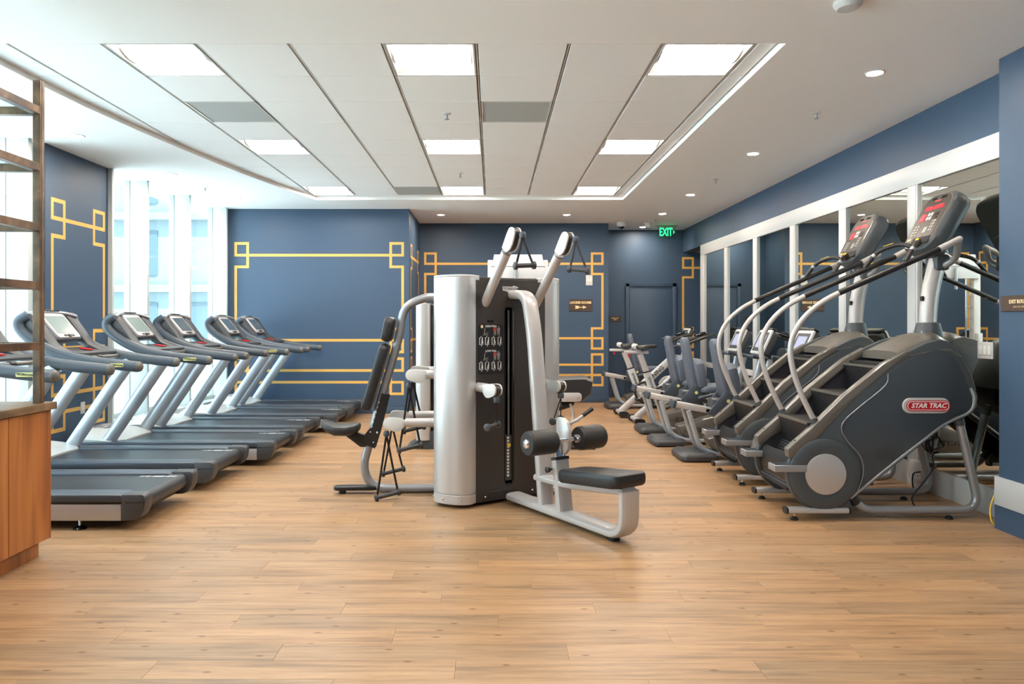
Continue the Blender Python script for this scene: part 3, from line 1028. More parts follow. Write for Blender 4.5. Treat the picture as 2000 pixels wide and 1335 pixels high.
    b.prism(rrect(0.345, 0.285, 0.03), lambda a, c2: ce + yv * a + up * c2 - nr * 0.01, lambda a, c2: ce + yv * a * 0.97 + up * c2 * 0.97 + nr * 0.014)
    b.obj('bezel', 'silver', con, bevel=0.004)
    scr = B().obox(ce + nr * 0.0145 + up * 0.005, yv, up, nr, 0.285, 0.195, 0.003).obj('screen', 'screen_grey', con, bevel=0.001, seg=1)
    B().obox(ce + nr * 0.015 - up * 0.118, yv, up, nr, 0.15, 0.02, 0.01).obj('control_strip', 'dark_grey', con, bevel=0.003)
    B().obox(ce + nr * 0.018 - up * 0.122, yv, up, nr, 0.035, 0.028, 0.012).obj('button', 'black', con, bevel=0.003)
    # top wrap
    B().tube(spline([(-1.60, -0.335, 1.452), (-1.635, -0.20, 1.480), (-1.645, 0, 1.487), (-1.635, 0.20, 1.480), (-1.60, 0.335, 1.452)], 5), 0, 12, side=(1, 0, 0), ab=(0.035, 0.02)).obj('console_top', 'silver_dark', t)
    b = B()
    for yk in (-0.1, -0.05, 0.0, 0.05, 0.1):
        b.box(-1.622, -1.606, yk - 0.014, yk + 0.014, 1.494, 1.504)
    b.obj('fan_vent', 'black', t, smooth=0)
    B().prism_y([(-1.47, 1.175), (-1.20, 1.135), (-1.20, 1.115), (-1.30, 1.10), (-1.47, 1.14)], -0.325, 0.325).obj('tray', 'dark_grey', t, bevel=0.006)
    b = B().cyl((-1.19, -0.33, 1.088), (-1.19, 0.33, 1.088), 0.018, 12)
    hb = b.obj('crossbar', 'taupe', t)
    B().cyl((-1.19, -0.03, 1.088), (-1.19, 0.03, 1.088), 0.024, 12).obj('crossbar_joint', 'black', hb)
    B().obox((-1.31, 0.02, 1.163), (1, 0, -0.15), (0, 1, 0), (0.15, 0, 1), 0.10, 0.05, 0.012).obj('safety_key', 'red', t, bevel=0.003)
    bd = B().prism_y(rrect(0.125, 0.030, 0.008, cx=-0.83, cy=1.040), -0.3975, -0.3945).obj('badge', 'pale_yellow', t)
    text('lettering', 'TECHNOGYM', 0.021, (-0.83, -0.3978, 1.040), (1, 0, -0.08), (0.08, 0, 1), 'black_print', bd, bold=0.0008, sx=0.9)
    # belt print
    b = B()
    for x, w in ((-0.34, 0.02), (-0.30, 0.03), (-0.245, 0.085), (-0.14, 0.03), (-0.095, 0.02)):
        b.add([(x, 0.235, 0.2248), (x + w, 0.235, 0.2248), (x + w - 0.02, 0.205, 0.2248), (x - 0.02, 0.205, 0.2248)], [(0, 1, 2, 3)])
    t2 = b.obj('belt_print', 'white_print', t, smooth=0)
    return t
tm = make_treadmill()
TMS = [(-2.33, 5.235, 'treadmill beside the wood cabinet, only its arms and deck in view'),
       (-2.31, 6.36, 'second treadmill from the wood cabinet, console seen behind the bronze post'),
       (-2.13, 7.39, 'third treadmill from the wood cabinet, console just past the navy pier'),
       (-2.13, 8.44, 'fourth treadmill from the wood cabinet'),
       (-1.985, 9.53, 'fifth treadmill from the wood cabinet, second to last before the navy wall'),
       (-1.975, 10.55, 'last treadmill of the row, directly before the navy back wall')]
for i, (x, y, lab) in enumerate(TMS):
    if i == 0:
        tm.location = (x, y, 0); tm['label'] = lab; cur = tm
    else:
        cur = copy_tree(tm, None, (x, y, 0), lab)
    if i in (3, 5, 4):
        for con in children(cur):
            if con.name.startswith('console') and not con.name.startswith('console_top'):
                for ch in children(con):
                    if ch.name.startswith('screen'):
                        me = ch.data.copy(); me.materials.clear(); me.materials.append(M['screen_dark']); ch.data = me

# ================================================================== THREE-SIDED CABLE STATION
CS = thing('cable_station', 'tall three-sided cable weight station with silver columns and seats', 'exercise machine', (-0.064, 5.915, 0))
ANG = [-57.5, -177.5, 62.5]
class St:
    def __init__(self, deg):
        a = math.radians(deg)
        self.n = V(math.cos(a), math.sin(a), 0)
        self.u = V(-math.sin(a), math.cos(a), 0)
    def __call__(self, r, s, z):
        return self.n * r + self.u * s + V(0, 0, z)
S1, S2, S3 = [St(a) for a in ANG]
RP, HL = 0.386, 0.325
ZP0, ZP1 = 0.03, 1.745
# rounded silver corner columns between the panels
for a in (-117.5, 2.5, 122.5):
    q = St(a)
    sa, sb = St(a - 60), St(a + 60)
    pa = sa(RP, HL, 0); pb = sb(RP, -HL, 0)
    pts = []
    K = 14
    for k in range(K + 1):
        th = math.pi * k / K
        mid = (pa + pb) / 2
        half = (pb - pa) / 2
        p = mid - half * math.cos(th) + q.n * 0.135 * (abs(math.sin(th)) ** 0.72)
        pts.append((p.x, p.y))
    pin = [(pb - q.n * 0.06), (pa - q.n * 0.06)]
    pts += [(p.x, p.y) for p in pin]
    cc = B().prism_z(pts, 0.105, 1.738).obj('corner_column', 'brushed', CS, bevel=0.003, seg=1)
    sk = [((x - q.n.x * 0.0), (y - q.n.y * 0.0)) for x, y in pts]
    B().prism_z(sk, ZP0, 0.102).obj('column_base', 'silver', cc, bevel=0.003, seg=1)
    b = B()
    for k in (2, 6, 10):
        x, y = pts[k]
        b.ball((x, y, 0.065), 0.009, 8)
    b.obj('bolt', 'chrome', cc)
    cp = [(x * 1.0, y * 1.0) for x, y in pts]
    B().prism_z(cp, 1.738, 1.752).obj('column_cap', 'white_plastic', cc, bevel=0.004)
hexp = []
for s in (S1, S3, S2):
    for k in (-HL, HL):
        p = s(RP - 0.03, k, 0); hexp.append((p.x, p.y))
B().prism_z(hexp, 1.70, 1.742).obj('top_cover', 'panel_dark', CS, bevel=0.004)
B().prism_z([(x * 0.9, y * 0.9) for x, y in hexp], 0.0, 0.05).obj('plinth', 'black', CS, smooth=0)
B().prism_z([(x * 0.86, y * 0.86) for x, y in hexp], 0.05, 1.70).obj('core', 'black_gloss', CS, smooth=0)

def sbox(b, st, r0, r1, s0, s1, z0, z1):
    return b.obox(st((r0 + r1) / 2, (s0 + s1) / 2, (z0 + z1) / 2), st.n, st.u, (0, 0, 1), r1 - r0, s1 - s0, z1 - z0)
for i, st in enumerate((S1, S2, S3)):
    b = B()
    R0, R1 = RP - 0.02, RP
    sl0, sl1, zl0, zl1 = -0.058, 0.016, 0.14, 1.51
    sbox(b, st, R0, R1, -HL, sl0, 0.105, 1.715)
    sbox(b, st, R0, R1, sl1, HL, 0.105, 1.715)
    sbox(b, st, R0, R1, sl0, sl1, 0.105, zl0)
    sbox(b, st, R0, R1, sl0, sl1, zl1, 1.715)
    pn = b.obj('front_panel', 'panel_dark', CS, smooth=0)
    sbox(B(), st, R0, R1 + 0.001, -HL, HL, ZP0, 0.102).obj('kick_panel', 'panel_dark', pn, bevel=0.002, seg=1)
    b = B()
    for k in (-0.24, 0.2):
        b.ball(st(RP + 0.001, k, 0.066), 0.009, 8)
    b.obj('bolt', 'chrome', pn)
    if i != 0: continue
    # slot rim, weight stack, guide rod
    rim = [st(RP + 0.001, a, c2) for a, c2 in rrect(0.082, 1.378, 0.036, 5, cx=-0.021, cy=0.825)]
    B().tube(rim + [rim[0]], 0.004, 6).obj('slot_rim', 'black_gloss', pn)
    ws = B()
    for k in range(15):
        sbox(ws, st, RP - 0.06, RP - 0.015, -0.055, 0.012, 0.165 + 0.0235 * k, 0.165 + 0.0235 * k + 0.022)
    wst = ws.obj('weight_stack', 'dark_grey', pn, smooth=0)
    b = B()
    for k in range(13):
        z = 0.195 + 0.0245 * k
        sbox(b, st, RP - 0.0145, RP - 0.0135, -0.032, -0.012, z, z + 0.016)
    b.obj('weight_label', 'white_print', wst, smooth=0)
    B().lathe([(0.001, 0.0), (0.015, 0.0), (0.015, 0.012), (0.001, 0.014)], st(RP - 0.012, -0.021, 0.44), st.n, 14).obj('selector_pin', 'yellow', wst)
    B().cyl(st(RP - 0.035, -0.045, 0.5), st(RP - 0.035, -0.045, 1.49), 0.008, 10).obj('guide_rod', 'chrome', pn)
    B().cyl(st(RP - 0.035, -0.005, 0.5), st(RP - 0.035, -0.005, 1.49), 0.008, 10).obj('guide_rod', 'silver_dark', pn)
    # instruction placard
    pl = B().prism([(a, c2) for a, c2 in rrect(0.225, 0.385, 0.02, 4, cx=-0.192, cy=1.190)], lambda a, z: st(RP, a, z), lambda a, z: st(RP + 0.003, a, z)).obj('placard', 'black', pn, smooth=0)
    f = RP + 0.0032
    def lab(name, s_, size, s0, z, m='white_print'):
        text(name, s_, size, st(f, s0, z), st.u, (0, 0, 1), m, pl, depth=0.0004, bold=0.0006)
    lab('lettering', 'HIGH PULL', 0.021, -0.190, 1.365)
    lab('lettering', 'LOW PULL', 0.021, -0.190, 1.176)
    def flat(b, pts):
        b.add([st(f + 0.0003, a, z) for a, z in pts], [tuple(range(len(pts)))])
    for base in (1.225, 1.035):
        b = B(); bw = B(); br = B()
        for k, sx in enumerate((-0.278, -0.226, -0.166, -0.112)):
            flat(bw, [(sx - 0.018, base), (sx - 0.012, base), (sx - 0.012, base + 0.055), (sx - 0.018, base + 0.055)])
            flat(bw, [(sx - 0.014, base + 0.05), (sx - 0.009, base + 0.05), (sx + 0.004, base + 0.066), (sx - 0.001, base + 0.066)])
            flat(bw, [(sx - 0.012, base), (sx + 0.018, base), (sx + 0.018, base + 0.004), (sx - 0.012, base + 0.004)])
            lean = (0.0, 0.006, -0.003, 0.004)[k]
            flat(bw, [(sx, base + 0.008), (sx + 0.016, base + 0.008), (sx + 0.016, base + 0.018), (sx + 0.012 + lean, base + 0.045), (sx + 0.004 + lean, base + 0.045), (sx + 0.002, base + 0.018)])
            flat(bw, [(sx + 0.004 + lean, base + 0.047), (sx + 0.012 + lean, base + 0.047), (sx + 0.012 + lean, base + 0.057), (sx + 0.004 + lean, base + 0.057)])
            flat(bw, [(sx - 0.002, base - 0.012), (sx + 0.006, base - 0.012), (sx + 0.006, base - 0.005), (sx - 0.002, base - 0.005)])
        bw.obj('exercise_pictogram', 'white_print', pl, smooth=0)['kind'] = 'stuff'
        z0 = base + 0.072
        for sx, red in ((-0.155, True), (-0.122, False)):
            flat(b, [(sx - 0.009, z0), (sx - 0.002, z0), (sx - 0.001, z0 + 0.03), (sx - 0.011, z0 + 0.03)])
            flat(b, [(sx + 0.002, z0), (sx + 0.009, z0), (sx + 0.011, z0 + 0.03), (sx + 0.001, z0 + 0.03)])
            flat(br if red else b, [(sx - 0.013, z0 + 0.03), (sx + 0.013, z0 + 0.03), (sx + 0.014, z0 + 0.055), (sx - 0.014, z0 + 0.055)])
            flat(b, [(sx - 0.005, z0 + 0.058), (sx + 0.005, z0 + 0.058), (sx + 0.005, z0 + 0.068), (sx - 0.005, z0 + 0.068)])
        flat(b, [(-0.262, z0), (-0.215, z0), (-0.215, z0 + 0.004), (-0.262, z0 + 0.004)])
        flat(b, [(-0.255, z0), (-0.248, z0), (-0.244, z0 + 0.05), (-0.251, z0 + 0.05)])
        flat(b, [(-0.246, z0 + 0.045), (-0.241, z0 + 0.05), (-0.234, z0 + 0.066), (-0.240, z0 + 0.064)])
        flat(b, [(-0.244, z0 + 0.01), (-0.215, z0 + 0.014), (-0.215, z0 + 0.018), (-0.244, z0 + 0.016)])
        b.obj('muscle_pictogram', 'grey_print', pl, smooth=0)['kind'] = 'stuff'
        br.obj('muscle_highlight', 'pink_print', pl, smooth=0)
    b = B()
    flat(b, [(-0.282, 1.352), (-0.262, 1.352), (-0.262, 1.374), (-0.282, 1.374)])
    b.obj('placard_icon', 'cream_print', pl, smooth=0)
    # brand plate
    bp = B().prism([(-0.075, 0.018), (0.02, 0.018), (0.025, 0.026), (0.06, 0.02), (0.075, 0.012), (0.075, -0.02), (0.045, -0.02), (0.045, -0.027), (-0.03, -0.027), (-0.035, -0.018), (-0.07, -0.014)],
                   lambda a, z: st(RP, a - 0.01, z + 1.655), lambda a, z: st(RP + 0.003, a - 0.01, z + 1.655)).obj('brand_plate', 'white_plastic', pn, smooth=0)
    text('lettering', 'TECHNOGYM', 0.026, st(RP + 0.0035, -0.008, 1.656), st.u, (0, 0, 1), 'black_print', bp, depth=0.0004, bold=0.0004, sx=0.92)
    sbox(B(), st, RP, RP + 0.008, -0.222, -0.172, 1.398, 1.412).obj('clip', 'black_gloss', pn, bevel=0.002)

def arm_head(parent, st, r, s, z, dr, dz, L=0.15):
    """teardrop pulley head; (dr,dz) unit direction of the arm in the r-z plane"""
    px, pz = -dz, dr      # perpendicular
    out = [(0.0, 0.03), (L * 0.35, 0.036), (L * 0.7, 0.04)]
    out += [(L * 0.86 + 0.045 * math.cos(a), 0.0 + 0.045 * math.sin(a) - 0.004) for a in [math.radians(k) for k in (70, 40, 10, -20, -50, -80)]]
    out += [(L * 0.55, -0.066), (L * 0.3, -0.066), (L * 0.12, -0.05), (0.0, -0.03)]
    def f(sv):
        return lambda a, c2: st(r + dr * a + px * c2, s + sv, z + dz * a + pz * c2)
    h = B().prism(out, f(-0.034), f(-0.02)).prism(out, f(0.02), f(0.034)).obj('pulley_head', 'white_plastic', parent, bevel=0.004)
    o2 = [(a * 0.97 + 0.004, c2 * 0.9) for a, c2 in out]
    B().prism(o2, f(-0.02), f(0.02)).obj('pulley_guard', 'panel_dark', h)
    return h
def strap_handle(parent, top, c, d, L=0.13, drop_ball=True):
    top = Vector(top); c = Vector(c); d = Vector(d).normalized()
    h = B()
    h.lathe([(0.001, 0), (0.021, 0.0), (0.024, 0.01), (0.024, 0.03), (0.018, 0.042), (0.001, 0.045)], top - V(0, 0, 0.03), (0, 0, 1), 14)
    o = h.obj('cable_stop', 'grey_plastic', parent)
    g = B().cyl(c - d * L / 2, c + d * L / 2, 0.0165, 12)
    for k in (-1, 1):
        e = c + d * (L / 2 * k)
        g.lathe([(0.001, 0), (0.028, 0), (0.028, 0.02), (0.018, 0.026), (0.001, 0.026)], e - d * 0.009 * k, d * k, 14)
    g.obj('grip', 'dark_grey', o)
    for k in (-1, 1):
        e = c + d * (L / 2 * 0.97 * k)
        a = top - V(0, 0, 0.03)
        w = d
        B().tube([a + d * 0.003 * k, a * 0.5 + e * 0.5, e], 0, 6, side=tuple(d), ab=(0.0085, 0.0035)).obj('strap', 'black', o)
    return o

# ---- station 1: high and low pull, seat
for s in (-0.235, 0.245):
    dr, dz = 0.41, 0.52
    l = math.hypot(dr, dz); dr /= l; dz /= l
    a0 = S1(RP - 0.01, s, 1.545)
    a1 = S1(RP + dr * 0.50, s, 1.545 + dz * 0.50)
    arm = B().lathe([(0.036, 0), (0.037, 0.45), (0.037, 0.47)], a0, a1 - a0, 18).ball(a0, 0.036, 14).obj('high_arm', 'silver', CS)
    B().cyl(S1(RP + dr * 0.455, s, 1.545 + dz * 0.455), S1(RP + dr * 0.46, s, 1.545 + dz * 0.46), 0.038, 18).obj('arm_ring', 'black', arm)
    arm_head(arm, S1, RP + dr * 0.475, s, 1.545 + dz * 0.475, dr, dz, 0.17)
    tp = S1(RP + 0.475, s + 0.01, 2.02)
    if s < 0:
        strap_handle(arm, tp, tp + V(0.015, 0.0, -0.225), (0.95, 0.30, 0.06), 0.135)
    else:
        strap_handle(arm, tp, tp + V(0.02, 0.0, -0.235), (0.93, -0.36, -0.10), 0.135)
for s in (-0.30, 0.29):
    a0, a1 = S1(RP - 0.01, s, 0.905), S1(RP + 0.12, s, 0.905)
    arm = B().lathe([(0.036, 0), (0.036, 0.13)], a0, a1 - a0, 18).obj('low_arm', 'silver', CS)
    arm_head(arm, S1, RP + 0.11, s, 0.905, 1, 0, 0.15)
    tp = S1(RP + 0.245, s + 0.005, 0.84)
    strap_handle(arm, tp, tp + V(-0.03, 0.0, -0.20), (0.55, 0.83, 0.05), 0.13)

sv = tuple(S1.u)
arch = fillet([S1(RP - 0.02, 0.03, 1.610), S1(0.575, 0.03, 1.605), S1(0.665, 0.02, 1.30), S1(0.835, 0.0, 0.06)], 0.15, 8)
B().tube(arch, 0, 18, side=sv, ab=(0.062, 0.036), pw=3.2).obj('arch_tube', 'silver', CS)
rail = fillet([S1(0.42, 0.0, 0.052), S1(1.70, 0.0, 0.052), S1(1.70, 0.0, 0.34)], 0.17, 8)
B().tube(rail, 0, 18, side=sv, ab=(0.075, 0.030), pw=3.2).obj('floor_rail', 'silver', CS)
sup = fillet([S1(0.76, 0.0, 0.262), S1(1.12, 0.0, 0.27), S1(1.70, 0.0, 0.338)], 0.1, 5)
B().tube(sup, 0, 14, side=sv, ab=(0.06, 0.026), pw=3.2).obj('seat_rail', 'silver', CS)
post = B().tube([S1(1.055, 0.0, 0.06), S1(1.0, 0.0, 0.44)], 0, 14, side=sv, ab=(0.06, 0.035), pw=4).obj('seat_post', 'silver', CS)
B().tube([S1(1.004, 0.0, 0.425), S1(1.0, 0.0, 0.445)], 0, 14, side=sv, ab=(0.064, 0.039), pw=4).obj('post_collar', 'black', post)
B().tube([S1(1.0, 0.0, 0.44), S1(0.985, 0.0, 0.56)], 0, 12, side=sv, ab=(0.042, 0.022), pw=4).obj('inner_post', 'chrome', post)
B().lathe([(0.001, 0), (0.006, 0), (0.006, 0.03), (0.02, 0.034), (0.022, 0.055), (0.001, 0.06)], S1(0.985, -0.05, 0.36), -S1.u, 12).obj('pop_pin', 'black', post)
dplate = [(-0.075, -0.12), (-0.075, 0.10), (-0.06, 0.115), (0.0, 0.115), (0.045, 0.09), (0.07, 0.04), (0.075, -0.03), (0.06, -0.10), (0.02, -0.14)]
dp = B().prism(dplate, lambda a, z: S1(1.02 + a, 0.005, 0.605 + z), lambda a, z: S1(1.02 + a, 0.035, 0.605 + z)).obj('roller_bracket', 'silver', CS, bevel=0.008)
B().tube([S1(1.02, 0.02, 0.66), S1(1.06, 0.10, 0.70), S1(1.06, 0.17, 0.735)], 0.012, 10).obj('lever', 'silver', dp)
B().cyl(S1(1.06, 0.155, 0.728), S1(1.06, 0.245, 0.772), 0.015, 12).obj('lever_grip', 'black', dp)
B().cyl(S1(1.075, -0.33, 0.575), S1(1.075, 0.31, 0.575), 0.016, 12).obj('roller_axle', 'chrome', dp)
for s0, s1 in ((-0.34, -0.115), (0.10, 0.315)):
    ro = B().lathe([(0.045, 0), (0.075, 0.0), (0.083, 0.012), (0.085, 0.03), (0.085, s1 - s0 - 0.03), (0.083, s1 - s0 - 0.012), (0.075, s1 - s0), (0.045, s1 - s0)], S1(1.075, s0, 0.575), S1.u, 28).obj('thigh_roller', 'foam', dp)
    B().lathe([(0.034, 0), (0.03, 0.01), (0.012, 0.016), (0.001, 0.017)], S1(1.075, s0 - 0.001, 0.575), -S1.u, 18).obj('roller_cap', 'chrome', ro)
so = rrect(0.62, 0.285, 0.055, 5)
b = B()
pad(b, so, lambda a, c2, h: S1(1.425 + a, c2 * (1.0 - 0.10 * (a / 0.31 if a < 0 else 0) * -1), 0.300 + h + 0.068 * (a + 0.31) / 0.62), 0.085, 0.018, 0.004)
b.obj('seat', 'vinyl', CS)
B().cyl(S1(1.56, 0, 0.0), S1(1.56, 0, 0.03), 0.04, 14).obj('rubber_foot', 'black', CS)

# ---- station 2: backrest bench towards the windows
p2 = [(RP - 0.02, 1.595), (0.50, 1.595), (0.66, 1.50), (0.715, 1.25), (0.872, 0.706), (0.962, 0.364), (0.99, 0.234), (0.965, 0.12), (0.88, 0.05), (0.76, 0.036), (0.40, 0.034)]
B().tube(spline([S2(r, 0, z) for r, z in p2], 6), 0.034, 14).obj('bench_tube', 'silver_dark', CS)
B().prism_z([tuple(S2(a, c2, 0).xy) for a, c2 in rrect(0.36, 0.10, 0.05, 5, cx=1.06)], 0.028, 0.06).obj('bench_foot', 'black', CS, bevel=0.008)
B().cyl(S2(1.17, 0, 0), S2(1.17, 0, 0.03), 0.03, 12).obj('rubber_foot', 'black', CS)
def tilt(r0, z0, r1, z1, outw):
    d = V(r1 - r0, 0, z1 - z0); L = d.length; d.normalize()
    e = V(d.z, 0, -d.x)      # outwards
    if e.x < 0: e = -e
    def fr(a, c2, h):        # a across s, c2 along
        r = (r0 + r1) / 2 + d.x * c2 + e.x * (outw + h)
        z = (z0 + z1) / 2 + d.z * c2 + e.z * (outw + h)
        return S2(r, a, z)
    return fr, L
fr, L = tilt(0.905, 0.66, 0.742, 1.20, 0.036)
b = B(); pad(b, rrect(0.27, L, 0.06, 5), fr, 0.075, 0.02); b.obj('backrest', 'vinyl', CS)
fr, L = tilt(0.735, 1.225, 0.695, 1.425, 0.036)
b = B(); pad(b, rrect(0.25, L, 0.06, 5), fr, 0.085, 0.025); b.obj('headrest', 'vinyl', CS)
b = B()
for k in (-1, 1):
    y0 = 0.037 * k
    pl = [(0.845, 0.82), (0.785, 0.80), (0.86, 0.50), (0.90, 0.37), (0.985, 0.40), (1.0, 0.46), (0.955, 0.52), (0.92, 0.55)]
    b.prism(pl, lambda a, z: S2(a, y0, z), lambda a, z: S2(a, y0 + 0.006 * k, z))
sl = b.obj('slide_plate', 'black', CS, smooth=0)
b = B()
for k in range(7):
    for e in (-1, 1):
        b.ball(S2(0.868 + 0.0115 * k, 0.044 * e, 0.745 - 0.04 * k), 0.006, 6)
b.obj('hole_row', 'white_print', sl)
B().ball(S2(0.88, 0.045, 0.50), 0.011, 8).ball(S2(0.91, 0.045, 0.42), 0.008, 8).obj('bolt', 'chrome', sl)
B().prism([(0.95, 0.47), (1.15, 0.52), (1.15, 0.48), (1.02, 0.38), (0.95, 0.38)], lambda a, z: S2(a, -0.03, z), lambda a, z: S2(a, 0.03, z)).obj('seat_arm', 'black', CS, bevel=0.004)
B().lathe([(0.001, 0), (0.014, 0.0), (0.02, 0.02), (0.016, 0.05), (0.001, 0.055)], S2(0.99, 0.0, 0.32), (-0.3, 0, -1), 10).obj('adjust_lever', 'black', CS)
sad = [(-0.155, 0.05), (-0.13, 0.115), (-0.06, 0.14), (0.05, 0.13), (0.12, 0.10), (0.155, 0.05), (0.155, -0.05), (0.12, -0.10), (0.05, -0.13), (-0.06, -0.14), (-0.13, -0.115), (-0.155, -0.05)]
b = B(); pad(b, sad, lambda a, c2, h: S2(1.18 + a, c2, 0.50 + h + 0.06 * (a / 0.155) ** 2 * (1 if a > 0 else 0.4) - 0.02), 0.075, 0.03, 0.006); b.obj('bench_seat', 'vinyl', CS)
for z, rr in ((0.985, 0.095), (0.605, 0.27)):
    for s in (0.235, -0.235):
        a0, a1 = S2(RP - 0.01, s, z), S2(RP + rr, s, z)
        arm = B().lathe([(0.036, 0), (0.036, rr + 0.01)], a0, a1 - a0, 18).obj('side_arm', 'silver', CS)
        arm_head(arm, S2, RP + rr - 0.01, s, z, 1, 0, 0.14)
        tp = S2(RP + rr + 0.13, s + 0.005, z - 0.075)
        dz = -0.50 if z > 0.8 else -0.50
        if z > 0.8 and s < 0: dz = -0.42
        if z < 0.8: dz = -0.49 if s > 0 else -0.40
        strap_handle(arm, tp, tp + V(0.01, -0.01, dz), (0.94, 0.34, 0.18), 0.175)
# ---- station 3: bench facing away
p3 = [(RP - 0.02, 1.60), (0.52, 1.59), (0.66, 1.45), (0.80, 0.70), (0.86, 0.20), (0.80, 0.05), (0.40, 0.04)]
B().tube(spline([S3(r, 0, z) for r, z in p3], 6), 0.034, 14).obj('rear_tube', 'silver_dark', CS)
for s in (-0.235, 0.235):
    a0, a1 = S3(RP - 0.01, s, 0.8), S3(RP + 0.12, s, 0.8)
    arm = B().lathe([(0.036, 0), (0.036, 0.13)], a0, a1 - a0, 18).obj('rear_arm', 'silver', CS)
    arm_head(arm, S3, RP + 0.11, s, 0.8, 1, 0, 0.14)

# ================================================================== STAIR CLIMBERS
OX, OY = 2.78, 5.375
def P(x, z):          # world X,z -> local
    return (x - OX, z)
def make_stepper():
    t = thing('stair_climber', 'x', 'stair climber', (OX, OY, 0), group='stair climbers before the mirrors')
    HW = 0.325
    body = [P(*p) for p in [(2.085, 0.44), (2.07, 0.497), (2.23, 0.63), (2.469, 0.865), (2.752, 1.092), (2.923, 1.187), (3.06, 1.252), (3.15, 1.275), (3.22, 1.262), (3.275, 1.207), (3.33, 1.11), (3.375, 1.0), (3.418, 0.87), (3.415, 0.80), (3.385, 0.755), (3.33, 0.722), (3.22, 0.680), (3.15, 0.635), (3.08, 0.575), (2.81, 0.367), (2.56, 0.165), (2.50, 0.13)]]
    drum_c = P(2.335, 0.328)
    R = 0.262
    for s in (-1, 1):
        yo, yi = s * HW, s * (HW - 0.055)
        dr = [(drum_c[0] + R * math.cos(a), drum_c[1] + R * math.sin(a)) for a in [math.radians(k) for k in range(-62, -260, -9)]]
        outline = dr + body[2:]
        sp = B().prism_y(outline, min(yo, yi), max(yo, yi)).obj('side_shell', 'charcoal', t, bevel=0.012)
        # drum cover and silver disc
        B().lathe([(R - 0.012, 0), (R - 0.014, 0.012), (R - 0.03, 0.02), (0.16, 0.022), (0.15, 0.018), (0.001, 0.018)], (drum_c[0], yo, drum_c[1]), (0, s, 0), 40).obj('drum_cover', 'charcoal', sp)
        B().lathe([(0.145, 0.018), (0.142, 0.026), (0.12, 0.030), (0.001, 0.034)], (drum_c[0], yo, drum_c[1]), (0, s, 0), 36).obj('drum_disc', 'brushed', sp)
        # inset panel
        ins = [P(*p) for p in [(2.50, 0.70), (2.455, 0.66), (2.45, 0.62), (2.48, 0.56), (2.58, 0.45), (2.60, 0.33), (2.57, 0.20), (2.83, 0.42), (3.09, 0.622), (3.16, 0.675), (3.23, 0.722), (3.33, 0.762), (3.37, 0.80), (3.375, 0.87), (3.33, 0.99), (3.28, 1.10), (3.22, 1.18), (3.12, 1.21), (2.95, 1.14), (2.78, 1.03)]]
        B().prism(ins, lambda a, z: (a, yo, z), lambda a, z: (a * 0.998, yo + s * 0.006, z)).obj('inset_panel', 'charcoal2', sp, bevel=0.003)
        # silver lower trim line
        ln = [P(*p) for p in [(2.515, 0.155), (2.81, 0.395), (3.08, 0.605), (3.16, 0.665), (3.25, 0.712), (3.33, 0.748), (3.375, 0.79), (3.385, 0.86), (3.36, 0.93)]]
        B().tube(spline([(a, yo + s * 0.004, z) for a, z in ln], 4), 0, 8, side=(0, 1, 0), ab=(0.008, 0.010)).obj('trim_line', 'silver_dark', sp)
        ln = [P(*p) for p in [(2.78, 1.035), (2.76, 0.95), (2.58, 0.80), (2.47, 0.70), (2.455, 0.63), (2.50, 0.55), (2.585, 0.45), (2.605, 0.33), (2.56, 0.19)]]
        B().tube(spline([(a, yo + s * 0.006, z) for a, z in ln], 4), 0.0035, 6).obj('seam', 'silver_dark', sp)
        # taupe upper rail
        tr = [P(*p) for p in [(2.075, 0.50), (2.235, 0.640), (2.474, 0.876), (2.757, 1.103), (2.925, 1.197), (2.935, 1.150), (2.80, 1.07), (2.52, 0.835), (2.30, 0.60), (2.25, 0.53), (2.19, 0.50), (2.12, 0.44), (2.085, 0.44)]]
        yr0, yr1 = s * (HW + 0.006), s * (HW - 0.07)
        rl = B().prism_y(tr, min(yr0, yr1), max(yr0, yr1)).obj('upper_rail', 'taupe', t, bevel=0.006)
        b = B()
        for k in range(5):
            x, z = P(2.12 + 0.17 * k, 0.545 + 0.145 * k)
            b.ball((x + 0.02, s * (HW - 0.03), z + 0.012), 0.006, 6)
        b.obj('screw', 'black', rl)
        # step-off ledge
        yl0, yl1 = s * (HW + 0.03), s * (HW - 0.10)
        ld = B().prism_y([P(1.975, 0.345), P(2.20, 0.345), P(2.20, 0.392), P(1.975, 0.392)], min(yl0, yl1), max(yl0, yl1)).obj('side_ledge', 'silver_dark', t, bevel=0.004)
        b = B()
        for k in range(7):
            yk = min(yl0, yl1) + 0.012 + 0.016 * k
            b.box(P(1.985, 0)[0], P(2.19, 0)[0], yk, yk + 0.006, 0.392, 0.395)
        b.obj('ledge_grip', 'grey_plastic', ld, smooth=0)
        # front foot bar
        yb = s * (HW - 0.02)
        fb = B().tube([P(2.075, 0)[0:1] + (yb, 0.068), P(2.50, 0)[0:1] + (yb, 0.068)], 0, 14, side=(0, 1, 0), ab=(0.04, 0.022), pw=3).obj('foot_bar', 'silver', t)
        for x in (2.062, 2.50):
            B().tube([P(x, 0)[0:1] + (yb, 0.068), P(x + 0.014, 0)[0:1] + (yb, 0.068)], 0, 14, side=(0, 1, 0), ab=(0.042, 0.024), pw=3).obj('end_cap', 'black', fb)
        for x in (2.13,):
            f = B().lathe([(0.001, 0), (0.028, 0), (0.028, 0.008), (0.018, 0.02), (0.008, 0.024), (0.001, 0.024)], (P(x, 0)[0], yb, 0.0), n=14).obj('leveling_foot', 'black', fb)
            B().cyl((P(x, 0)[0], yb, 0.02), (P(x, 0)[0], yb, 0.06), 0.006, 8).obj('stem', 'chrome', f)
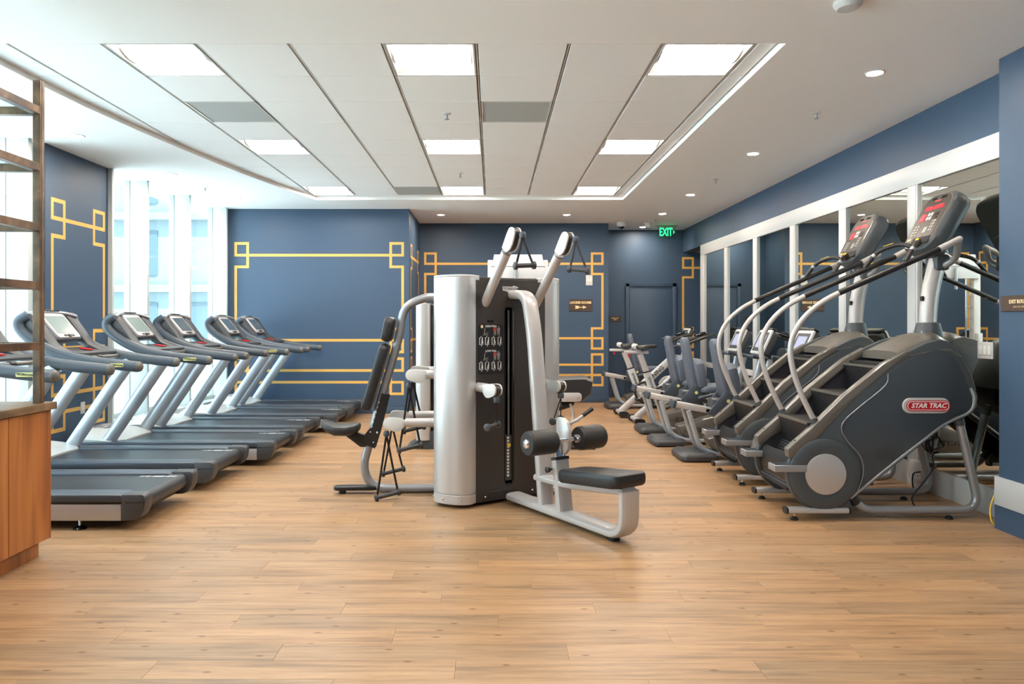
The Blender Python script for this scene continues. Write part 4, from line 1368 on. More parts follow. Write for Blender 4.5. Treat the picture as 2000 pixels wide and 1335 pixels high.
        B().box(P(2.25, 0)[0], P(2.52, 0)[0], min(yi, yo), max(yi, yo), 0.062, 0.14).obj('drum_mount', 'charcoal', t, bevel=0.004)
        # rear frame tube
        yt = s * (HW - 0.045)
        pts = [(2.54, 0.165), (2.63, 0.062), (3.46, 0.062), (3.30, 0.75)]
        pp = fillet([(P(x, z)[0], yt, z) for x, z in pts], 0.14, 8)
        rt = B().tube(pp, 0.029, 14).obj('rear_tube', 'silver_dark', t)
        B().cyl((P(2.53, 0)[0], yt, 0.176), (P(2.585, 0)[0], yt, 0.115), 0.036, 14).obj('tube_collar', 'black', rt)
        B().cyl((P(3.30, 0)[0], yt, 0.74), (P(3.318, 0)[0], yt, 0.665), 0.036, 14).obj('tube_collar', 'charcoal', rt)
        f = B().lathe([(0.001, 0), (0.028, 0), (0.028, 0.008), (0.018, 0.02), (0.008, 0.024), (0.001, 0.024)], (P(3.24, 0)[0], yt, 0.0), n=14).obj('leveling_foot', 'black', rt)
        B().cyl((P(3.24, 0)[0], yt, 0.02), (P(3.24, 0)[0], yt, 0.05), 0.006, 8).obj('stem', 'chrome', f)
        # handrail
        yh = s * (HW - 0.045)
        hp = [(2.284, 0.69), (2.193, 0.881), (2.135, 1.045), (2.113, 1.20), (2.145, 1.325), (2.219, 1.435), (2.328, 1.529), (2.448, 1.597), (2.56, 1.645)]
        hr = B().tube(spline([(P(x, 0)[0], yh, z) for x, z in hp], 6), 0.0195, 14).obj('handrail', 'silver', t)
        B().cyl((P(2.455, 0)[0], yh, 1.602), (P(3.19, 0)[0], yh, 1.921), 0.0215, 14).obj('rail_grip', 'black', hr)
        B().cyl((P(3.17, 0)[0], yh, 1.913), (P(3.315, 0)[0], yh, 1.985), 0.023, 14).ball((P(3.315, 0)[0], yh, 1.985), 0.023, 12).obj('rail_end', 'silver', hr)
        B().lathe([(0.034, 0), (0.028, 0.045), (0.023, 0.075), (0.001, 0.076)], (P(2.305, 0)[0], yh, 0.645), (-0.42, 0, 1), 16).obj('rail_boot', 'charcoal', hr)
        # bracket from mast to rail
        B().tube(spline([(P(3.33, 0)[0], 0.03 * s, 1.80), (P(3.36, 0)[0], 0.16 * s, 1.86), (P(3.31, 0)[0], yh, 1.975)], 5), 0.024, 12).obj('rail_bracket', 'silver_dark', hr)
        # hand grips
        gp = fillet([(P(2.93, 0)[0], yh, 1.822), (P(3.02, 0)[0], yh * 0.9, 1.955), (P(3.12, 0)[0], yh * 0.45, 2.0), (P(3.18, 0)[0], 0.0, 1.95)], 0.06, 5)
        gb = B().tube(gp, 0.017, 12).obj('hand_grip', 'black', t)
        B().cyl(Vector(gp[1]), Vector(gp[2]), 0.019, 12).obj('pulse_plate', 'silver_dark', gb)
        B().obox((P(3.07, 0)[0], yh * 0.675, 1.9955), (0.10, -0.45 * yh, 0.045), (0.45 * yh, 0.10, 0), (-0.2, 0, 1), 0.075, 0.02, 0.004).obj('grip_label', 'yellow', gb)
    # badge on both flanks
    for s in (-1, 1):
        yo = s * (HW + 0.006)
        cx, cz = P(3.045, 0.808)
        bd = B().prism(rrect(0.338, 0.112, 0.055, 8, cx=cx, cy=cz), lambda a, z: (a, yo, z), lambda a, z: (cx + (a - cx) * 0.97, yo + s * 0.012, cz + (z - cz) * 0.94)).obj('badge', 'silver', t, bevel=0.003)
        cx2 = cx + 0.008 * -s * -1
        B().prism(rrect(0.306, 0.076, 0.037, 8, cx=cx + 0.010, cy=cz), lambda a, z: (a, yo + s * 0.012, z), lambda a, z: (a, yo + s * 0.0135, z)).obj('badge_field', 'red', bd, smooth=0)
        oo = [(a, yo + s * 0.0138, z) for a, z in rrect(0.288, 0.058, 0.028, 8, cx=cx + 0.010, cy=cz)]
        B().tube(oo + [oo[0]], 0.0022, 6).obj('badge_line', 'white_print', bd)
        text('lettering', 'STAR TRAC', 0.046, (cx + 0.012, yo + s * 0.0138, cz), (-s, 0, 0), (0, 0, 1), 'white_print', bd, depth=0.0006, bold=0.0016, sx=1.02, shear=0.25)
    # stairs between the shells
    wi = HW - 0.06
    b = B()
    inner = [P(*p) for p in [(2.10, 0.40), (2.25, 0.60), (2.50, 0.84), (2.78, 1.06), (2.95, 1.15), (3.2, 1.2), (3.3, 1.0), (3.2, 0.72), (2.9, 0.48), (2.6, 0.22), (2.45, 0.12), (2.2, 0.14)]]
    for s in (-1, 1):
        y0, y1 = s * wi, s * (wi + 0.01)
        b = B().prism_y(inner, min(y0, y1), max(y0, y1)).obj('inner_wall', 'step_black', t, smooth=0)
    rise, run = 0.2, 0.255
    for k in range(3):
        x0, z0 = 2.24 + run * k, 0.676 + rise * k
        st = B().prism_y([P(x0, z0), P(x0 + 0.27, z0), P(x0 + 0.27, z0 - 0.02), P(x0, z0 - 0.02)], -wi, wi).obj('step', 'rubber', t, bevel=0.003)
        B().prism_y([P(x0 + 0.006, z0 - 0.02), P(x0 + 0.02, z0 - 0.02), P(x0 + 0.05, z0 - rise), P(x0 + 0.035, z0 - rise)], -wi, wi).obj('riser', 'black', st, smooth=0)
        B().box(P(x0 - 0.003, 0)[0], P(x0 + 0.03, 0)[0], -wi + 0.005, wi - 0.005, z0 - 0.012, z0 + 0.003).obj('step_edge', 'taupe', st, smooth=0)
    # tilted lowest tread
    a, c = V(P(2.30, 0)[0], 0, 0.50), V(P(2.10, 0)[0], 0, 0.20)
    d = (c - a).normalized(); n = V(-d.z, 0, d.x)
    if n.x > 0: n = -n
    lt = B().obox((a + c) / 2, d, (0, 1, 0), n, (c - a).length, 2 * wi, 0.02).obj('low_tread', 'rubber', t, bevel=0.003)
    b = B()
    for k in range(16):
        b.obox(a + d * (0.012 + 0.0215 * k) + n * 0.011, d, (0, 1, 0), n, 0.008, 2 * wi - 0.02, 0.006)
    b.obj('tread_rib', 'dark_grey', lt, smooth=0)
    bel = [(drum_c[0] + 0.235 * math.cos(q), drum_c[1] + 0.235 * math.sin(q)) for q in [math.radians(k) for k in range(150, 330, 12)]]
    B().prism_y(bel, -wi, wi).obj('drum_belly', 'black', t, smooth=40)
    # rear hood
    hood = [(2.905, 1.185, 1.150), (3.0, 1.245, 1.17), (3.12, 1.305, 1.20), (3.22, 1.325, 1.2), (3.30, 1.275, 1.15), (3.36, 1.15, 1.05), (3.40, 0.98, 0.92)]
    rings = []
    for x, zc, ze in hood:
        hw = HW + 0.004
        rg = []
        for k in range(13):
            f = k / 12
            y = -hw + 2 * hw * f
            e = abs(2 * f - 1)
            rg.append((P(x, 0)[0], y, zc - (zc - ze) * e ** 3.0))
        rg += [(P(x, 0)[0], hw - 0.02, ze - 0.03), (P(x, 0)[0], -hw + 0.02, ze - 0.03)]
        rings.append(rg)
    hd = B().loft(rings).obj('rear_hood', 'taupe', t, smooth=45)
    B().box(P(2.80, 0)[0], P(3.25, 0)[0], -wi, wi, 0.75, 1.10).obj('hood_well', 'black', t, smooth=0)
    # mast
    ms = B().tube(spline([(P(3.262, 0)[0], 0, 1.28), (P(3.262, 0)[0], 0, 1.45), (P(3.285, 0)[0], 0, 1.65), (P(3.335, 0)[0], 0, 1.86)], 6), 0, 16, side=(0, 1, 0), ab=(0.055, 0.062)).obj('mast', 'silver', t)
    B().lathe([(0.10, 0), (0.092, 0.06), (0.078, 0.12), (0.06, 0.125)], (P(3.262, 0)[0], 0, 1.27), n=20).obj('mast_base', 'charcoal', ms)
    B().box(P(3.202, 0)[0], P(3.212, 0)[0], -0.03, 0.0, 1.555, 1.59).obj('warning_label', 'black_print', ms, smooth=0)
    # console
    up = V(0.235, 0, 0.435).normalized(); nr = V(-0.435, 0, 0.235).normalized(); yv = V(0, -1, 0)
    ce = V(P(3.265, 0)[0], 0, 2.155)
    outl = rrect(0.40, 0.50, 0.11, 6)
    outl = [(a * (1.0 if c2 > 0 else 1.0 + 0.12 * c2 / 0.25 * -1 * -1 * 0.6), c2) for a, c2 in outl]
    cb_ = B(); pad(cb_, outl, lambda a, c2, h: ce + yv * a + up * c2 + nr * (h - 0.13), 0.13, 0.022)
    con = cb_.obj('console', 'charcoal', t)
    B().prism([(a * 0.88, c2 * 0.91) for a, c2 in outl], lambda a, c2: ce + yv * a + up * c2 + nr * -0.002, lambda a, c2: ce + yv * a * 0.99 + up * c2 * 0.99 + nr * 0.004).obj('console_face', 'taupe', con, bevel=0.002)
    B().prism([(a * 0.80, 0.02 + c2 * 0.80) for a, c2 in outl], lambda a, c2: ce + yv * a + up * c2 + nr * 0.003, lambda a, c2: ce + yv * a + up * c2 + nr * 0.006).obj('key_panel', 'panel_dark', con, smooth=0)
    def cbx(name, a0, a1, b0, b1, m, h=0.007):
        return B().obox(ce + yv * ((a0 + a1) / 2) + up * ((b0 + b1) / 2) + nr * h, yv, up, nr, a1 - a0, b1 - b0, 0.003).obj(name, m, con, smooth=0)
    cbx('led_display', -0.105, -0.02, 0.095, 0.125, 'led_red')
    cbx('led_display', 0.0, 0.105, 0.098, 0.128, 'led_red')
    cbx('led_display', -0.11, -0.055, 0.0, 0.06, 'led_red')
    for i in range(2):
        for j in range(2):
            cbx('key', -0.03 + 0.035 * i, -0.01 + 0.035 * i, 0.005 + 0.035 * j, 0.03 + 0.035 * j, 'white_print')
            cbx('key', 0.055, 0.10, 0.0 + 0.035 * j, 0.022 + 0.035 * j, 'sign_brown')
    for i in range(2):
        for j in range(4):
            cbx('key', -0.12 + 0.035 * i, -0.095 + 0.035 * i, -0.125 + 0.024 * j, -0.11 + 0.024 * j, 'grey_print')
            cbx('key', 0.07 + 0.024 * i, 0.088 + 0.024 * i, -0.10 + 0.026 * j, -0.082 + 0.026 * j, 'grey_print')
    cbx('key', 0.005, 0.05, -0.11, -0.06, 'grey_print')
    cbx('brand_label', -0.035, 0.035, 0.162, 0.176, 'pink_print')
    cbx('fan_vent', -0.085, -0.035, 0.185, 0.202, 'black_gloss')
    cbx('fan_vent', 0.03, 0.085, 0.185, 0.202, 'black_gloss')
    cbx('fan_knob', -0.025, 0.02, 0.185, 0.205, 'grey_plastic')
    cbx('reading_tray', -0.06, 0.15, -0.205, -0.145, 'rubber')
    cbx('stop_label', -0.14, -0.085, -0.20, -0.185, 'pink_print')
    cbx('go_label', -0.13, -0.09, -0.165, -0.15, 'pale_yellow')
    B().obox(ce - nr * 0.155 - up * 0.14, yv, up, nr, 0.14, 0.2, 0.08).obj('console_mount', 'charcoal', con, bevel=0.015)
    B().box(P(3.28, 0)[0], P(3.38, 0)[0], -0.08, 0.08, 1.78, 1.90).obj('mast_head', 'charcoal', ms, bevel=0.02)
    # oval aluminium window in hood
    B().prism([(-0.07, 0), (-0.05, 0.035), (0.03, 0.05), (0.07, 0.03), (0.075, 0)], lambda a, z: (P(3.18, 0)[0] - 0.004 + abs(a) * 0.1, a, 1.295 + z), lambda a, z: (P(3.175, 0)[0] + 0.02, a, 1.295 + z)).obj('hood_emblem', 'silver', hd, smooth=0)
    return t
stp = make_stepper()
stp['label'] = 'closest grey stair climber with red badge on its flank, beside the navy pier'
copy_tree(stp, None, (OX + 0.01, OY + 1.09, 0), 'second grey stair climber, behind the badged one')

# ================================================================== RECUMBENT BIKES
def make_recumbent():
    # local x = forwards (towards the mirrors), origin under the seat at the rear foot
    t = thing('recumbent_bike', 'x', 'exercise bike', group='recumbent exercise bikes in a row')
    # rear foot block
    fo = [(-0.13, -0.25), (0.10, -0.25), (0.20, -0.20), (0.20, 0.20), (0.10, 0.25), (-0.13, 0.25), (-0.17, 0.20), (-0.17, -0.20)]
    B().loft([[(x, y, 0.012) for x, y in fo], [(x, y, 0.055) for x, y in fo], [(x * 0.8, y * 0.9, 0.085) for x, y in fo]]).obj('rear_foot', 'dark_grey', t, bevel=0.006)
    B().box(-0.14, 0.16, -0.22, 0.22, 0.0, 0.013).obj('foot_rubber', 'rubber', t, smooth=0)
    # twin struts
    for s in (-1, 1):
        y = 0.10 * s
        pp = fillet([(-0.07, y, 0.50), (0.045, y, 0.12), (0.20, y, 0.055), (0.75, y, 0.05)], 0.12, 7)
        B().tube(pp, 0.026, 12).obj('strut', 'upright', t)
    # sloping seat rail
    up = V(0.40, 0, -0.075).normalized(); nz = V(0.075, 0, 0.40).normalized()
    rl = B().obox(V(0.06, 0, 0.515), up, (0, 1, 0), nz, 0.52, 0.16, 0.062).obj('seat_rail', 'silver', t, bevel=0.01)
    B().obox(V(0.06, 0, 0.515) - up * 0.27, up, (0, 1, 0), nz, 0.035, 0.185, 0.085).obj('rail_cap', 'grey_plastic', rl, bevel=0.012)
    for s in (-1, 1):
        rs = B().obox(V(0.20, 0.0815 * s, 0.487), up, (0, 1, 0), nz, 0.17, 0.004, 0.034).obj('rail_scale', 'black_gloss', rl, smooth=0)
        b = B()
        for k in range(3):
            b.obox(V(0.155 + 0.025 * k, 0.084 * s, 0.495 - 0.0047 * k), up, (0, 1, 0), nz, 0.01, 0.002, 0.01)
        b.obj('scale_mark', 'white_print', rs, smooth=0)
    # seat carriage
    for s in (-1, 1):
        y0, y1 = s * 0.105, s * 0.125
        cr = B().prism_y([(0.20, 0.44), (0.34, 0.44), (0.47, 0.60), (0.41, 0.68), (0.30, 0.70), (0.12, 0.475)], min(y0, y1), max(y0, y1)).obj('carriage_plate', 'grey_plastic', t, bevel=0.006)
        B().lathe([(0.019, 0), (0.018, 0.003), (0.001, 0.004)], (0.33, y1, 0.60), (0, s, 0), 14).obj('round_label', 'pale_yellow', cr)
        gp = fillet([(0.42, s * 0.20, 0.52), (0.30, s * 0.29, 0.555), (0.52, s * 0.29, 0.60), (0.62, s * 0.29, 0.60)], 0.05, 5)
        B().tube(gp, 0.02, 10).obj('side_grip', 'grey_plastic', t)
    B().box(0.18, 0.42, -0.105, 0.105, 0.43, 0.62).obj('carriage', 'charcoal2', t, bevel=0.02)
    # seat and back
    b = B(); pad(b, rrect(0.36, 0.40, 0.09, 5), lambda a, c2, h: (0.55 + a, c2, 0.60 + h + 0.03 * a), 0.085, 0.03, 0.008); b.obj('seat', 'seat_blue', t)
    dn = V(-0.10, 0, 0.52).normalized(); nx = V(0.52, 0, 0.10).normalized()
    c0 = V(0.335, 0, 0.88)
    lo = [(-0.17, -0.22), (-0.12, -0.25), (0.12, -0.25), (0.17, -0.22), (0.205, -0.05), (0.19, 0.05), (0.12, 0.10), (-0.12, 0.10), (-0.19, 0.05), (-0.205, -0.05)]
    b = B(); pad(b, lo, lambda a, c2, h: c0 + V(0, a, 0) + dn * c2 + nx * (h - 0.03), 0.11, 0.035); bk = b.obj('backrest', 'seat_blue', t)
    b = B(); pad(b, rrect(0.21, 0.62, 0.06, 4), lambda a, c2, h: c0 + V(0, a * (1 - 0.25 * c2 / 0.31), 0) + dn * (c2 + 0.055) + nx * (h - 0.085), 0.07, 0.02); b.obj('back_spine', 'seat_blue', bk)
    # fairing with lettering
    fa = [(0.13, 0.215), (0.62, 0.345), (0.95, 0.42), (1.12, 0.30), (1.12, 0.06), (0.28, 0.055), (0.17, 0.12)]
    fr = B().prism_y(fa, -0.115, 0.115).obj('fairing', 'taupe', t, bevel=0.02)
    text('lettering', 'EXCITE', 0.075, (0.47, -0.117, 0.17), (1, 0, 0.0), (0, 0, 1), 'black_print', fr, depth=0.001, sx=1.4)
    B().box(0.19, 0.33, -0.117, -0.1155, 0.165, 0.168).obj('pinstripe', 'black_print', fr, smooth=0)
    B().lathe([(0.18, 0), (0.17, 0.03), (0.001, 0.035)], (0.85, -0.10, 0.36), (0, -1, 0), 24).obj('crank_cover', 'hood', fr)
    for s in (-1, 1):
        pd = B().tube([(0.85, 0.14 * s, 0.36), (0.85 + 0.16 * s, 0.15 * s, 0.40)], 0.014, 8).obj('crank', 'silver_dark', t)
        B().box(0.85 + 0.16 * s - 0.05, 0.85 + 0.16 * s + 0.05, min(0.16 * s, 0.26 * s), max(0.16 * s, 0.26 * s), 0.385, 0.415).obj('pedal', 'black', pd, bevel=0.006)
    # front mast and console
    for s in (-1, 1):
        B().tube([(1.02, 0.13 * s, 0.35), (1.17, 0.13 * s, 0.98)], 0, 12, side=(0, 1, 0), ab=(0.022, 0.035)).obj('mast', 'upright', t)
    B().box(0.95, 1.28, -0.27, 0.27, 0.0, 0.06).obj('front_foot', 'dark_grey', t, bevel=0.01)
    B().tube(fillet([(0.92, -0.26, 1.03), (1.06, -0.26, 1.0), (1.14, -0.10, 0.99), (1.14, 0.10, 0.99), (1.06, 0.26, 1.0), (0.92, 0.26, 1.03)], 0.08, 5), 0.022, 12).obj('handlebar', 'grey_plastic', t)
    su = V(0.14, 0, 0.30).normalized(); sn = V(-0.30, 0, 0.14).normalized()
    ce = V(1.12, 0, 1.175)
    b = B(); pad(b, rrect(0.36, 0.30, 0.03, 4), lambda a, c2, h: ce + V(0, a, 0) + su * c2 + sn * (h - 0.085), 0.075, 0.012)
    con = b.obj('console', 'dark_grey', t)
    B().prism(rrect(0.37, 0.31, 0.02), lambda a, c2: ce + V(0, a, 0) + su * c2 - sn * 0.012, lambda a, c2: ce + V(0, a * 0.97, 0) + su * c2 * 0.97 + sn * 0.012).obj('bezel', 'white_frame', con, bevel=0.004)
    B().obox(ce + sn * 0.0125, (0, 1, 0), su, sn, 0.30, 0.235, 0.003).obj('screen', 'dark_grey', con, smooth=0)
    B().obox(ce + sn * 0.0135 + su * 0.005, (0, 1, 0), su, sn, 0.215, 0.155, 0.003).obj('display', 'screen_lit', con, smooth=0)
    B().obox(ce + su * 0.165 - sn * 0.02, (0, 1, 0), su, sn, 0.33, 0.03, 0.06).obj('console_top', 'black', con, bevel=0.008)
    return t
rb = make_recumbent()
RBS = [(2.06, 7.40, 'closest recumbent bike, beside the stair climbers'), (1.99, 8.30, 'middle recumbent bike of the three before the mirrors'),
       (2.02, 9.22, 'recumbent bike next to the spin bikes'), (2.03, 11.85, 'farthest recumbent bike, before the alcove door')]
for i, (x, y, lab) in enumerate(RBS):
    if i == 0: rb.location = (x, y, 0); rb['label'] = lab
    else: copy_tree(rb, None, (x, y, 0), lab)

# ================================================================== SPIN BIKES
def make_spin():
    t = thing('spin_bike', 'x', 'exercise bike', group='white spin bikes')
    for x, nm in ((0.06, 'rear_foot'), (1.02, 'front_foot')):
        f = B().tube([(x, -0.23, 0.055), (x, 0.23, 0.055)], 0, 12, side=(0, 0, 1), ab=(0.028, 0.045), pw=3).obj(nm, 'silver', t)
        for s in (-1, 1):
            B().tube([(x, 0.21 * s, 0.05), (x, 0.29 * s, 0.05)], 0, 12, side=(0, 0, 1), ab=(0.045, 0.07), pw=3).obj('end_cap', 'black', f)
    B().tube([(0.06, 0, 0.07), (0.32, 0, 0.31)], 0, 12, side=(0, 1, 0), ab=(0.035, 0.05), pw=4).obj('rear_beam', 'silver', t)
    B().tube([(0.36, 0, 0.30), (0.20, 0, 0.72)], 0, 12, side=(0, 1, 0), ab=(0.03, 0.055), pw=4).obj('seat_tube', 'white_frame', t)
    sp = B().tube([(0.21, 0, 0.70), (0.11, 0, 0.965)], 0, 12, side=(0, 1, 0), ab=(0.022, 0.042), pw=4).obj('seat_post', 'silver', t)
    B().tube([(0.205, 0, 0.71), (0.20, 0, 0.725)], 0, 12, side=(0, 1, 0), ab=(0.033, 0.058), pw=4).obj('collar', 'black', sp)
    sl = B().obox((0.06, 0, 0.99), (1, 0, -0.02), (0, 1, 0), (0.02, 0, 1), 0.34, 0.05, 0.038).obj('seat_slider', 'silver', t, bevel=0.005)
    B().lathe([(0.001, 0), (0.008, 0), (0.008, 0.02), (0.017, 0.024), (0.017, 0.045), (0.001, 0.048)], (-0.04, 0, 0.975), (0, 0, -1), 10).obj('knob', 'red', sl)
    sad = [(-0.12, -0.05), (-0.10, -0.10), (-0.03, -0.11), (0.04, -0.06), (0.16, -0.022), (0.18, 0.0), (0.16, 0.022), (0.04, 0.06), (-0.03, 0.11), (-0.10, 0.10), (-0.12, 0.05)]
    b = B(); pad(b, sad, lambda a, c2, h: (0.17 + a, c2, 1.045 + h - 0.03 * (c2 / 0.1) ** 2), 0.055, 0.02); sd = b.obj('saddle', 'vinyl', t)
    B().lathe([(0.001, 0), (0.035, 0.0), (0.04, 0.03), (0.03, 0.07), (0.001, 0.085)], (0.075, 0, 1.06), (-1, 0, 0.35), 14).obj('saddle_tail', 'white_plastic', sd)
    B().cyl((0.14, 0, 1.0), (0.15, 0, 1.05), 0.018, 10).obj('saddle_stem', 'black', sd)
    mb = B().tube([(0.34, 0, 0.42), (0.80, 0, 0.84)], 0, 12, side=(0, 1, 0), ab=(0.035, 0.055), pw=4).obj('main_beam', 'white_frame', t)
    d = V(0.46, 0, 0.42).normalized(); n = V(-0.42, 0, 0.46).normalized()
    text('lettering', 'SPINNING', 0.085, V(0.55, -0.037, 0.61), d, n, 'black_print', mb, depth=0.001, bold=0.0015)
    d2 = V(0.16, 0, -0.42).normalized(); n2 = V(0.42, 0, 0.16).normalized()
    text('lettering', 'SPINNING', 0.055, V(0.272, -0.032, 0.53), d2, n2, 'black_print', bpy.data.objects[mb.name], depth=0.001)
    fk = B().tube([(0.80, 0, 0.90), (1.02, 0, 0.07)], 0, 12, side=(0, 1, 0), ab=(0.05, 0.04), pw=4).obj('fork', 'white_frame', t)
    fw = B().lathe([(0.20, -0.02), (0.235, -0.02), (0.235, 0.02), (0.20, 0.02), (0.17, 0.008), (0.03, 0.012), (0.001, 0.014), (0.001, -0.014), (0.03, -0.012), (0.17, -0.008), (0.20, -0.02)], (0.83, 0, 0.335), (0, 1, 0), 32).obj('flywheel', 'silver_dark', t)
    cg = B()
    circ = [(0.42 + 0.155 * math.cos(a), -0.075, 0.36 + 0.155 * math.sin(a)) for a in [2 * math.pi * k / 28 for k in range(29)]]
    cg.tube(circ, 0.018, 8).obj('chain_ring', 'black', t)
    B().lathe([(0.10, 0), (0.09, 0.02), (0.001, 0.024)], (0.42, -0.06, 0.36), (0, -1, 0), 20).obj('crank_cover', 'white_plastic', t)
    for s in (-1, 1):
        c = B().tube([(0.42, 0.11 * s, 0.36), (0.42 + 0.13 * s, 0.12 * s, 0.26)], 0.013, 8).obj('crank', 'silver_dark', t)
        B().box(0.42 + 0.13 * s - 0.05, 0.42 + 0.13 * s + 0.05, min(0.13 * s, 0.22 * s), max(0.13 * s, 0.22 * s), 0.245, 0.275).obj('pedal', 'black', c, bevel=0.005)
    hp = B().tube([(0.80, 0, 0.86), (0.755, 0, 1.10)], 0, 12, side=(0, 1, 0), ab=(0.022, 0.04), pw=4).obj('handlebar_post', 'silver', t)
    for s in (-1, 1):
        B().tube(fillet([(0.80, 0.0, 1.13), (0.74, 0.13 * s, 1.125), (0.76, 0.22 * s, 1.13), (1.02, 0.20 * s, 1.22), (1.10, 0.12 * s, 1.245)], 0.06, 5), 0.019, 10).obj('handlebar', 'black', t)
    B().tube(fillet([(0.72, -0.16, 1.15), (0.95, -0.10, 1.20), (0.95, 0.10, 1.20), (0.72, 0.16, 1.15)], 0.08, 5), 0.017, 10).obj('inner_bar', 'black', t)
    B().obox((0.95, 0, 1.24), (1, 0, 0.35), (0, 1, 0), (-0.35, 0, 1), 0.14, 0.16, 0.03).obj('bar_console', 'black_gloss', t, bevel=0.01)
    return t
sb = make_spin()
sb.location = (1.94, 10.02, 0); sb['label'] = 'white spin bike next to the recumbent bikes'
copy_tree(sb, None, (1.87, 10.83, 0), 'white spin bike farther back, towards the alcove door')

# ================================================================== MACHINES BEHIND THE CABLE STATION
lm = thing('leg_machine', 'silver and black leg press machine behind the cable station', 'exercise machine', (0.0, 7.95, 0))
def half_col(x0, x1, d):
    pts = []
    for k in range(13):
        a = math.pi * k / 12
        pts.append(((x0 + x1) / 2 - (x1 - x0) / 2 * math.cos(a), -d * math.sin(a) ** 0.8))
    return pts + [(x1, 0.45), (x0, 0.45)]
B().prism_z(half_col(-0.855, -0.695, 0.07), 0.10, 1.612).obj('weight_column', 'brushed', lm, bevel=0.003, seg=1)
B().box(-0.695, -0.655, 0.02, 0.40, 0.10, 1.60).obj('weight_slot', 'black_gloss', lm, bevel=0.01)
B().cyl((-0.63, 0.10, 0.25), (-0.63, 0.10, 1.42), 0.012, 10).obj('guide_rod', 'chrome', lm)
B().tube(fillet([(-0.66, 0.12, 1.44), (-0.45, 0.12, 1.44), (-0.40, 0.12, 1.2)], 0.05), 0.014, 8).obj('top_pipe', 'silver', lm)
B().prism_y([(-0.98, 0.0), (-0.30, 0.0), (-0.30, 0.16), (-0.60, 0.24), (-0.80, 0.12)], -0.02, 0.45).obj('base_cover', 'charcoal2', lm, bevel=0.01)
B().lathe([(0.16, 0), (0.16, 0.03), (0.12, 0.035), (0.11, 0.02), (0.001, 0.02)], (-0.47, 0.0, 0.36), (0, -1, 0), 28).obj('cable_wheel', 'black', lm)
B().tube([(-0.35, 0.2, 0.06), (0.92, 0.2, 0.06)], 0, 12, side=(0, 1, 0), ab=(0.06, 0.035), pw=3).obj('floor_beam', 'silver', lm)
B().box(0.86, 1.13, -0.05, 0.45, 0.0, 0.03).obj('foot_plate', 'black', lm, bevel=0.006)
B().tube(fillet([(0.62, 0.2, 0.07), (0.66, 0.2, 0.40), (0.80, 0.2, 0.62)], 0.1), 0.03, 12).obj('seat_strut', 'silver', lm)
b = B(); pad(b, [(-0.20, -0.14), (0.10, -0.14), (0.20, -0.05), (0.22, 0.10), (0.14, 0.14), (-0.22, 0.12)], lambda a, c2, h: (0.90 + a, -0.03 + 0.46 * h / 0.40, 0.655 + c2), 0.40, 0.03); bp = b.obj('back_pad', 'vinyl', lm)
B().prism_y(rrect(0.24, 0.10, 0.04, 4, cx=0.86, cy=0.575), -0.045, -0.03).obj('pad_bracket', 'silver', bp, bevel=0.004)
B().ball((0.93, -0.048, 0.57), 0.012, 8).obj('bolt', 'chrome', bp)
B().tube([(0.745, -0.02, 0.62), (0.745, -0.02, 0.47)], 0.018, 10).obj('pad_post', 'chrome', bp)
b = B(); pad(b, rrect(0.42, 0.34, 0.05), lambda a, c2, h: (0.70 + a, 0.2 + c2, 0.40 + h + 0.35 * a), 0.07, 0.02); b.obj('seat', 'vinyl', lm)
B().tube(fillet([(0.86, 0.02, 0.50), (0.90, 0.02, 0.36), (0.85, 0.02, 0.22), (0.78, 0.02, 0.08)], 0.08), 0.016, 10).obj('side_handle', 'silver', lm)
B().lathe([(0.001, 0), (0.10, 0.0), (0.10, 0.10), (0.001, 0.10)], (0.74, 0.0, 0.18), (0, 1, 0), 20).obj('counterweight', 'black', lm)

sm = thing('smith_machine', 'white framed smith rack against the back wall behind the cable station', 'exercise machine', (0.33, 10.75, 0))
for x in (-0.36, 0.44):
    up = B().box(x - 0.05, x + 0.05, -0.05, 0.07, 0.0, 2.34).obj('upright', 'white_frame', sm, bevel=0.01)
    for k in range(10):
        z = 0.45 + 0.17 * k
        s = 1 if x < 0 else -1
        B().cyl((x + 0.05 * s, 0.0, z), (x + 0.13 * s, 0.0, z), 0.012, 8).obj('peg', 'chrome', up)
    B().cyl((x + (0.16 if x < 0 else -0.16), -0.03, 0.12), (x + (0.16 if x < 0 else -0.16), -0.03, 2.22), 0.014, 10).obj('guide_rod', 'chrome', sm)
    B().box(x - 0.06, x + 0.06, -0.55, 0.55, 0.0, 0.08).obj('floor_beam', 'white_frame', sm, bevel=0.01)
    B().box(x - 0.035, x + 0.035, -0.12, -0.05, 0.85, 1.25).obj('carriage', 'white_frame', sm, bevel=0.008)
    for k in range(2):
        zt = 0.55 + 0.55 * k
        hp = B().cyl((x, 0.07, zt), (x, 0.26, zt), 0.022, 10).obj('plate_horn', 'chrome', sm)
        B().lathe([(0.03, 0), (0.20, 0.0), (0.20, 0.03), (0.17, 0.035), (0.03, 0.035)], (x, 0.09, zt), (0, 1, 0), 24).obj('weight_plate', 'black', hp)
B().cyl((-0.78, -0.09, 1.06), (0.66, -0.09, 1.06), 0.014, 10).obj('bar', 'chrome', sm)
cr = [(-0.375, 0.0), (-0.315, 0.36), (0.40, 0.36), (0.46, 0.0)]
B().prism(cr, lambda a, z: (a, -0.08, 2.06 + z), lambda a, z: (a, 0.0, 2.06 + z)).obj('crown_panel', 'white_frame', sm, bevel=0.01)
B().box(-0.37, 0.45, -0.085, -0.078, 2.238, 2.244).obj('crown_seam', 'dark_grey', sm, smooth=0)
B().cyl((-0.0, -0.11, 1.9), (-0.0, -0.11, 2.22), 0.022, 10).obj('top_rod', 'silver_dark', sm)

